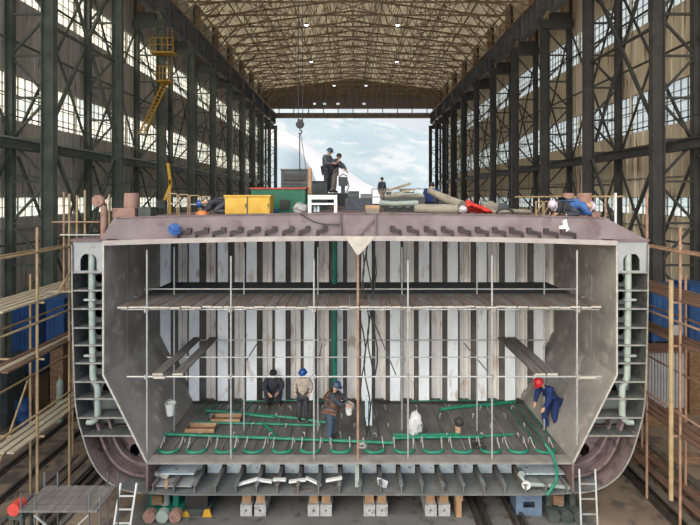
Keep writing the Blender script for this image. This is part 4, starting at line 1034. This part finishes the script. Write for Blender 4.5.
# bollards
for s, (a,b,c,d,top) in ((-1,(123,137,116,138,193)),(1,(579,593,572,597,193))):
    y = 13.1 if s < 0 else 14.0; z0 = dkx(X(a,y)); z1 = Z(208,y) if s < 0 else Z(212,y)
    t = Thing('mooring_bollard', 'rusty pink mooring bollard at the %s end of the deck' % ('left' if s < 0 else 'right'), 'bollard', (X((a+b)/2,y),y,z0))
    r = (X(b,y)-X(a,y))/2
    t.part('base', MB().box(X(c,y),X(d,y),y-.2,y+.4,z0,z1), M['rustp'])
    t.part('post', MB().lathe([(r,0),(r,Z(top,y)-z1-.03),(r*.9,Z(top,y)-z1)],((X(a,y)+X(b,y))/2,y+.1,z1),20), M['rustp'], smooth=True)
    if s > 0: t.part('post', MB().lathe([(r*.8,0),(r*.8,Z(top,y)-z1-.03),(r*.7,Z(top,y)-z1)],((X(a,y)+X(b,y))/2+(-s*-.0 + (.35 if s<0 else -.42)),y+.25,z1 if s>0 else z1),20), M['rustp'], smooth=True)
single('dark_box', MB().box(X(139.5,13.1),X(152,13.1),13.0,13.4,dkx(-6),Z(208,13.1)).box(X(138.8,13.1),X(152.6,13.1),12.98,13.42,Z(208,13.1),Z(207,13.1)), M['genm'], 'dark box beside the left bollard', 'box', (X(145,13.1),13.1,dkx(-6)))
# post with a disc at the left deck corner
y = 12.75; xd = X(104,y)
t = Thing('round_headed_post', 'pink rusty post with a round disc head at the left deck corner', 'post', (xd,y,TZ+.05))
t.part('post', MB().tube([(xd,y,TZ+.05),(xd,y,Z(206,y))],.085,14), M['rustp'], smooth=True)
t.part('disc', MB().lathe([(.03,-.06),(.15,-.06),(.17,-.03),(.17,.03),(.15,.06),(.03,.06)],(X(99.5,y),y-.05,Z(201,y)),22,'y'), M['rustp'], smooth=True)
# left-deck guard frames
for i in range(4):
    px = 168 + i*11
    t = Thing('railing_section', 'tan guard frame along the left deck edge, %s from the left' % ('first','second','third','fourth')[i], 'frame', (X(px,14.2),14.2,dkx(X(px,14.2))), 'guard frames on the left deck')
    x0,x1 = X(px,14.2),X(px+9,14.2); z0 = dkx(x0); z1 = Z(193+i,14.2)
    for x in (x0,x1): t.part('post', MB().box(x-.015,x+.015,14.19,14.22,z0,z1), M['bamb'])
    t.part('rail', MB().box(x0,x1,14.19,14.22,z1-.03,z1), M['bamb']); t.part('rail', MB().box(x0,x1,14.19,14.22,(z0+z1)/2,(z0+z1)/2+.03), M['galv'])
for i in range(3):
    px = 536 + i*8
    t = Thing('railing_section', 'orange-tan guard frame right of the red sheet, %s from the left' % ('first','second','third')[i], 'frame', (X(px,14),14,dkx(X(px,14))), 'guard frames on the right deck')
    x0,x1 = X(px,14),X(px+7,14); z0 = dkx(x0); z1 = Z(201,14)
    for x in (x0,x1): t.part('post', MB().box(x-.02,x+.02,13.99,14.02,z0,z1), M['yel2'] if False else M['bamb'])
    t.part('brace', MB().bar((x0,14,z0+.05),(x1,14,z1-.05),.03,.03), M['bamb']); t.part('rail', MB().box(x0,x1,13.99,14.02,z1-.03,z1), M['bamb'])
# rope heap / bags far on deck
for i,(px,py,y,r,m,lab) in enumerate(((490,205,16,.22,'duct','tan canvas bundle behind the red sheet'),(503,207,16,.18,'gcloth','dark bundle behind the black hose arch'),(244,205,17,.2,'gcloth','dark bundle behind the yellow cabinet'),(222,207,15.5,.2,'dcloth','dark heap left of the yellow cabinet'),(300,207,13.6,.17,'bgrey','grey bag leaning beside the white bench'))):
    x = X(px,y); z0 = dkx(x)
    single('canvas_bundle', MB().blob((x,y,z0+r*.8),r,1.3,1,1,10,7,.3), M[m], lab, 'bundle', (x,y,z0))

# ------------------------------------------------------------------ people
def skin_mesh(verts, edges, rad, root, name, m, sub=2):
    me = bpy.data.meshes.new(name); me.from_pydata(verts, edges, []); o = bpy.data.objects.new(name, me); COL.objects.link(o)
    sk = o.modifiers.new('k','SKIN')
    for i, r in enumerate(rad):
        d = me.skin_vertices[0].data[i]; d.radius = (r, r) if not isinstance(r, tuple) else r; d.use_root = (i == root)
    s = o.modifiers.new('s','SUBSURF'); s.levels = sub; s.render_levels = sub
    bpy.context.view_layer.update()
    ev = o.evaluated_get(bpy.context.evaluated_depsgraph_get())
    out = bpy.data.meshes.new_from_object(ev); out.name = name
    bpy.data.objects.remove(o)
    out.materials.clear(); out.materials.append(m)
    for p in out.polygons: p.use_smooth = True
    return out
STAND = dict(pel=(0,0,.93), wai=(0,0,1.08), che=(0,0,1.28), nec=(0,.0,1.46), hed=(0,-.02,1.62),
 shL=(-.18,0,1.41), elL=(-.25,.02,1.13), wrL=(-.27,-.06,.88), shR=(.18,0,1.41), elR=(.25,.02,1.13), wrR=(.27,-.06,.88),
 hiL=(-.10,0,.90), knL=(-.11,-.02,.49), anL=(-.12,.02,.09), toL=(-.14,-.14,.04), hiR=(.10,0,.90), knR=(.11,-.02,.49), anR=(.12,.02,.09), toR=(.14,-.14,.04))
def person(label, loc, yaw, pose=None, top='gcloth', trs='dcloth', hat='hblue', vest=None, scale=1.0, gloves=None):
    J = dict(STAND); J.update(pose or {})
    V = {k: Vector(v) for k, v in J.items()}
    t = Thing('person', label, 'person', loc, local=True); t.o.rotation_euler.z = yaw; t.o.scale = (scale,)*3
    def graph(keys, edges, rad, root, name, m):
        idx = {k: i for i, k in enumerate(keys)}
        return skin_mesh([tuple(V[k]) for k in keys], [(idx[a], idx[b]) for a, b in edges], rad, idx[root], name, m)
    hd = V['hed']; d = (hd - V['nec']).normalized()
    V['htop'] = hd + d*.085
    keys = ['pel','wai','che','nec','hed','htop','shL','elL','wrL','shR','elR','wrR','hiL','knL','anL','toL','hiR','knR','anR','toR']
    ed = [('pel','wai'),('wai','che'),('che','nec'),('nec','hed'),('hed','htop'),('che','shL'),('shL','elL'),('elL','wrL'),('che','shR'),('shR','elR'),('elR','wrR'),('pel','hiL'),('hiL','knL'),('knL','anL'),('anL','toL'),('pel','hiR'),('hiR','knR'),('knR','anR'),('anR','toR')]
    rad = [.09,.07,.06,.05,.095,.075,.03,.034,.032,.03,.034,.032,.075,.058,.042,.035,.085,.058,.042,.035]
    body = graph(keys, ed, rad, 'pel', 'body', M['skin'])
    # hands with separate fingers and facial features go into the same body mesh
    import bmesh
    mb = MB()
    for sd in ('L','R'):
        w = V['wr'+sd]; dr = (w - V['el'+sd]).normalized(); side = dr.cross(Vector((0,-1,0.01)))
        side = side.normalized() if side.length > .1 else Vector((1,0,0)); nrm = side.cross(dr).normalized()
        mb.tube([w-dr*.01, w+dr*.04, w+dr*.085], [.026,.034,.030], 8)
        for f in range(4):
            q = w + dr*.08 + side*(f-1.5)*.018; ln = (.062,.075,.07,.052)[f]
            mb.tube([q, q+dr*ln*.5+nrm*.006, q+dr*ln*.8+nrm*.022, q+dr*ln*.9+nrm*.038], [.0095,.009,.008,.006], 6)
        q = w + dr*.03 + side*.03; mb.tube([q, q+side*.025+dr*.025, q+side*.03+dr*.05+nrm*.01], [.011,.010,.007], 6)
    fw = Vector((0,-1,0)); fw = (fw - d*fw.dot(d)).normalized(); rt = d.cross(fw).normalized()
    hc = hd + d*.01
    mb.tube([hc+fw*.09+d*.02, hc+fw*.118-d*.018, hc+fw*.095-d*.025], [.008,.015,.01], 6)       # nose
    mb.tube([hc+fw*.092-rt*.025-d*.055, hc+fw*.1-d*.055, hc+fw*.092+rt*.025-d*.055], .007, 6)     # mouth
    for k in (-1,1):
        mb.blob(tuple(hc+fw*.088+rt*k*.032+d*.012), .012, n=6, m=4); mb.blob(tuple(hc+rt*k*.098), .022, .5,1,1.3, n=6, m=4)
    me2 = mesh_from(mb, 'tmp', None); b = bmesh.new(); b.from_mesh(body); b.from_mesh(me2); b.to_mesh(body); b.free()
    o = bpy.data.objects.new('body', body); COL.objects.link(o); o.parent = t.o
    def cloth(name, keys, ed, rad, root, m):
        o = bpy.data.objects.new(name, graph(keys, ed, rad, root, name, m)); COL.objects.link(o); o.parent = t.o; return o
    V['cuL'] = V['elL'].lerp(V['wrL'], .93); V['cuR'] = V['elR'].lerp(V['wrR'], .93); V['nb'] = V['che'].lerp(V['nec'], .8)
    cloth('jacket', ['pel','wai','che','nb','shL','elL','cuL','shR','elR','cuR'], [('pel','wai'),('wai','che'),('che','nb'),('che','shL'),('shL','elL'),('elL','cuL'),('che','shR'),('shR','elR'),('elR','cuR')],
          [.19,.18,.165,.085,.105,.08,.06,.105,.08,.06], 'wai', M[top])
    cloth('trousers', ['pel','hiL','knL','anL','hiR','knR','anR'], [('pel','hiL'),('hiL','knL'),('knL','anL'),('pel','hiR'),('hiR','knR'),('knR','anR')], [.18,.13,.095,.078,.13,.095,.078], 'pel', M[trs])
    for sd in ('L','R'):
        cloth('boot', ['an'+sd,'to'+sd], [('an'+sd,'to'+sd)], [.06,.05], 'an'+sd, M['boot'])
    if vest: cloth('vest', ['pel','wai','che','nb'], [('pel','wai'),('wai','che'),('che','nb')], [.235,.225,.25,.12], 'wai', M[vest])
    if gloves:
        pass
    if hat == 'hair':
        o = obj('hair', MB().blob((0,0,0), .108, 1,1.05,.95, 14, 9), M['hair'], t.o, smooth=True); o.location = hc + d*.035 - fw*.02
    else:
        h = MB().lathe([(.150,-.005),(.150,.008),(.128,.012),(.126,.05),(.105,.1),(.06,.13),(.02,.14)], n=20)
        h.box(-.09,.09,-.175,-.11,-.004,.008)
        o = obj('helmet', h, M[hat], t.o, smooth=True); o.location = hc + d*.03
        o.rotation_mode = 'QUATERNION'; o.rotation_quaternion = Vector((0,0,1)).rotation_difference(d)
    return t.o
# hold workers
y = YD(421); person('worker in a beige jacket and blue helmet facing the camera in the hold', (X(303,y),y,IBZ), 0,
  dict(elL=(-.29,.02,1.12), wrL=(-.22,-.18,.98), elR=(.29,.02,1.12), wrR=(.22,-.18,.98), hed=(0,-.06,1.60), nec=(0,-.02,1.45)), 'beige','dcloth','hblue', scale=.96)
y = YD(440); person('worker in a brown vest and blue jeans reaching right to a white pail', (X(331,y),y,IBZ), math.radians(75),
  dict(hed=(0,-.16,1.58), nec=(0,-.10,1.43), che=(0,-.06,1.26), wai=(0,-.01,1.08), shL=(-.18,-.08,1.38), shR=(.18,-.08,1.38), elR=(.20,-.32,1.20), wrR=(.14,-.52,1.12), elL=(-.2,-.3,1.18), wrL=(-.1,-.5,1.1)), 'dcloth','jean','hdark','brcloth', scale=1.0)
x_ = X(348.5,y)
bucket('hand_pail', 349, 0, .28, 'white pail held up by the worker in the brown vest', y=y-.05, z=IBZ+.78)
y = YD(404); person('worker in black crouching at the bulkhead left of the beige jacket', (X(273,y),y,IBZ), .2,
  dict(pel=(0,.1,.32), wai=(0,.08,.46), che=(0,.0,.66), nec=(0,-.05,.80), hed=(0,-.10,.93), shL=(-.18,-.02,.76), shR=(.18,-.02,.76), elL=(-.28,-.16,.56), wrL=(-.12,-.34,.45), elR=(.28,-.16,.56), wrR=(.12,-.34,.45),
       hiL=(-.1,.08,.31), hiR=(.1,.08,.31), knL=(-.2,-.27,.50), knR=(.2,-.27,.50), anL=(-.16,-.08,.09), anR=(.16,-.08,.09), toL=(-.18,-.24,.04), toR=(.18,-.24,.04)), 'dcloth','dcloth','hair', scale=1.15)
y = YD(432); person('worker in navy coveralls and a red helmet stooping at the right side of the hold', (X(550,y),y,IBZ), math.radians(-70),
  dict(pel=(0,.10,.92), wai=(0,.04,1.08), che=(0,-.12,1.26), nec=(0,-.27,1.38), hed=(0,-.38,1.47), shL=(-.18,-.18,1.33), shR=(.18,-.18,1.33), elL=(-.24,-.26,1.05), wrL=(-.18,-.38,.82), elR=(.24,-.26,1.05), wrR=(.18,-.38,.82),
       hiL=(-.10,.10,.88), hiR=(.10,.10,.88), knL=(-.13,-.10,.48), knR=(.12,.04,.48), anL=(-.14,.0,.09), anR=(.14,.22,.09), toL=(-.14,-.16,.04), toR=(.14,.06,.04)), 'navy','navy','hred', scale=1.05)
# deck workers
person('worker in dark clothes with a helmet standing with bent head on the work platform', (X(327.5,19),18.9,SZ), math.radians(60),
  dict(hed=(0,-.10,1.60), nec=(0,-.04,1.46), elR=(.22,-.18,1.16), wrR=(.10,-.40,1.22), elL=(-.24,-.1,1.12), wrL=(-.14,-.36,1.14)), 'gcloth','dcloth','hdark', scale=1.03)
person('bare-headed worker in pale trousers leaning right toward the upright tool', (X(333.5,19.3),19.38,SZ), math.radians(70),
  dict(pel=(0,.04,.9), che=(0,-.10,1.22), wai=(0,-.0,1.04), nec=(0,-.17,1.38), hed=(0,-.24,1.50), shL=(-.17,-.12,1.33), shR=(.17,-.12,1.33), elR=(.2,-.36,1.14), wrR=(.12,-.52,.92), elL=(-.2,-.3,1.15), wrL=(-.05,-.45,1.0)), 'gcloth','beige','hair', scale=1.0)
bucket('hanging_pail', 321, 0, .3, 'pale pail standing beside the helmeted worker on the platform', y=18.9, z=SZ)
person('small far worker in pale trousers walking on the rear deck', (X(382,27),27,dkx(1.7)), math.radians(30), dict(knL=(-.11,-.14,.5), anR=(.12,.2,.12), toR=(.14,.05,.04)), 'gcloth','beige','hair', scale=.92)
SQ = dict(pel=(0,.1,.30), wai=(0,.08,.44), che=(0,.0,.62), nec=(0,-.07,.76), hed=(0,-.14,.87), shL=(-.18,-.03,.72), shR=(.18,-.03,.72), elL=(-.26,-.2,.54), wrL=(-.10,-.38,.42), elR=(.26,-.2,.54), wrR=(.10,-.38,.42),
       hiL=(-.1,.08,.29), hiR=(.1,.08,.29), knL=(-.18,-.27,.48), knR=(.18,-.27,.48), anL=(-.16,-.06,.09), anR=(.16,-.06,.09), toL=(-.18,-.22,.04), toR=(.18,-.22,.04))
y = 16.4; person('worker in navy squatting with his back turned behind the ducts', (X(429,y),y-.4,dkx(2.5)), math.radians(160), SQ, 'navy','dcloth','hair', scale=.98)
KN = dict(pel=(0,.34,.34), wai=(0,.2,.39), che=(0,-.03,.40), nec=(0,-.20,.37), hed=(0,-.33,.34), shL=(-.17,-.06,.37), shR=(.17,-.06,.37), elL=(-.25,-.14,.17), wrL=(-.12,-.34,.07), elR=(.25,-.14,.17), wrR=(.12,-.34,.07),
 hiL=(-.1,.33,.32), hiR=(.1,.33,.32), knL=(-.15,.03,.10), knR=(.15,.03,.10), anL=(-.14,.42,.08), anR=(.14,.42,.08), toL=(-.14,.54,.04), toR=(.14,.54,.04))
person('worker in a blue jacket kneeling bent low in front of the right bollard', (X(578,13.0),13.0,dkx(6.3)), math.radians(90), KN, 'bcloth','dcloth','hwhite', scale=.95)
person('worker in dark clothes with a pale helmet kneeling left of the right bollard', (X(561,13.9),13.9,dkx(6)), math.radians(-60), KN, 'dcloth','gcloth','hwhite', scale=1.0)
person('worker with a blue helmet kneeling left of the yellow cabinet', (X(213,14),14.0,dkx(-4)), math.radians(-70), KN, 'dcloth','gcloth','hblue', scale=.95)
single('blue_cloth_bundle', MB().blob((sx(177),YF-.2,sz(229)),.14,1.2,.5,1,14,10,.5), M['bcloth'], 'crumpled blue cloth hung on the left end of the deck girder', 'cloth', (sx(177),YF-.2,sz(229)))

# ------------------------------------------------------------------ hills
def hill(name, ridge, y0, y1, m, label, ex=0):
    # ridge: (px, py) at depth y1; surface falls toward y0
    vs = []; fs = []; n = 40; mm = 14
    x_a, x_b = ridge[0][0], ridge[-1][0]
    def rz(px):
        for (a,b),(c,d) in zip(ridge, ridge[1:]):
            if a <= px <= c: return b + (d-b)*(px-a)/(c-a)
        return ridge[-1][1]
    for i in range(n+1):
        px = x_a + (x_b-x_a)*i/n
        zr_ = Z(rz(px), y1); xx = X(px, y1)
        for j in range(mm+1):
            f = j/mm; y = y0 + (y1-y0)*f
            z = -2 + (zr_+2)*f**.8 + (R.uniform(-1,1)*(y1-y0)*.012 if 0 < j < mm else R.uniform(-.5,.5))
            vs.append((xx, y, z))
        vs.append((xx, y1+80, -5))
    for i in range(n):
        for j in range(mm+1):
            a = i*(mm+2)+j; fs.append((a, a+mm+2, a+mm+3, a+1))
    o = single(name, MB().add(vs, fs), m, label, 'hill', smooth=True); return o
hill('hill', [(60,70),(200,75),(300,95),(345,108),(376,119),(400,126),(432,133),(470,150),(560,175),(700,190)], 420, 640, M['hill1'], 'hazy pale blue hillside filling the far opening')
hill('slope', [(-60,110),(200,122),(290,132),(310,146),(340,166),(372,187),(400,196),(470,200)], 260, 360, M['hill2'], 'whitish lower slope in front of the blue hill')
hill('hill', [(-120,130),(240,140),(285,143),(300,150),(312,170),(322,196)], 150, 215, M['hill1'], 'small bluish hill behind the left end columns')

# ------------------------------------------------------------------ world, light, camera
SKY_UP = 3.1; SKY_BACK = 1.9
w = bpy.data.worlds.new('world'); S.world = w; w.use_nodes = True; N = w.node_tree.nodes; L = w.node_tree.links
bg = N['Background']; tc = N.new('ShaderNodeTexCoord'); sp = N.new('ShaderNodeSeparateXYZ'); L.new(tc.outputs['Generated'], sp.inputs[0])
rx = N.new('ShaderNodeValToRGB'); mr = N.new('ShaderNodeMapRange'); mr.inputs[1].default_value = -1; mr.inputs[2].default_value = 1
L.new(sp.outputs[0], mr.inputs[0]); L.new(mr.outputs[0], rx.inputs[0])
e = rx.color_ramp.elements; e[0].position = .12; e[0].color = (1.9,1.72,1.36,1); e[1].position = .9; e[1].color = (.55,.66,.78,1)
q = e.new(.5); q.color = (.93,.95,1.0,1)
L.new(rx.outputs[0], bg.inputs[0])
def mrange(out, a, b, c, d):
    n_ = N.new('ShaderNodeMapRange'); n_.interpolation_type = 'SMOOTHSTEP'; L.new(out, n_.inputs[0])
    for i_, v_ in enumerate((a,b,c,d)): n_.inputs[i_+1].default_value = v_
    return n_.outputs[0]
up_ = mrange(sp.outputs[2], .3, .8, 1.0, SKY_UP); bk = mrange(sp.outputs[1], -.8, -.1, SKY_BACK, 1.0)
mm_ = N.new('ShaderNodeMath'); mm_.operation = 'MULTIPLY'; L.new(up_, mm_.inputs[0]); L.new(bk, mm_.inputs[1]); L.new(mm_.outputs[0], bg.inputs[1])
sun = bpy.data.lights.new('sun','SUN'); sun.energy = 1.7; sun.angle = math.radians(35); sun.color = (1,.96,.9)
so = bpy.data.objects.new('sun', sun); COL.objects.link(so); so.rotation_euler = (math.radians(66), 0, math.radians(-32))
cam = bpy.data.cameras.new('camera'); cam.sensor_width = 36; cam.lens = 36*F/700
cam.shift_x = (350-VX)/700; cam.shift_y = -(262.5-VY)/700; cam.clip_end = 3000; cam.clip_start = .1
co = bpy.data.objects.new('camera', cam); COL.objects.link(co); co.location = (0,0,CZ); co.rotation_euler = (math.pi/2,0,0); S.camera = co
S.view_settings.view_transform = 'Standard'; S.view_settings.look = 'None'; S.view_settings.exposure = -.15; S.view_settings.gamma = 1
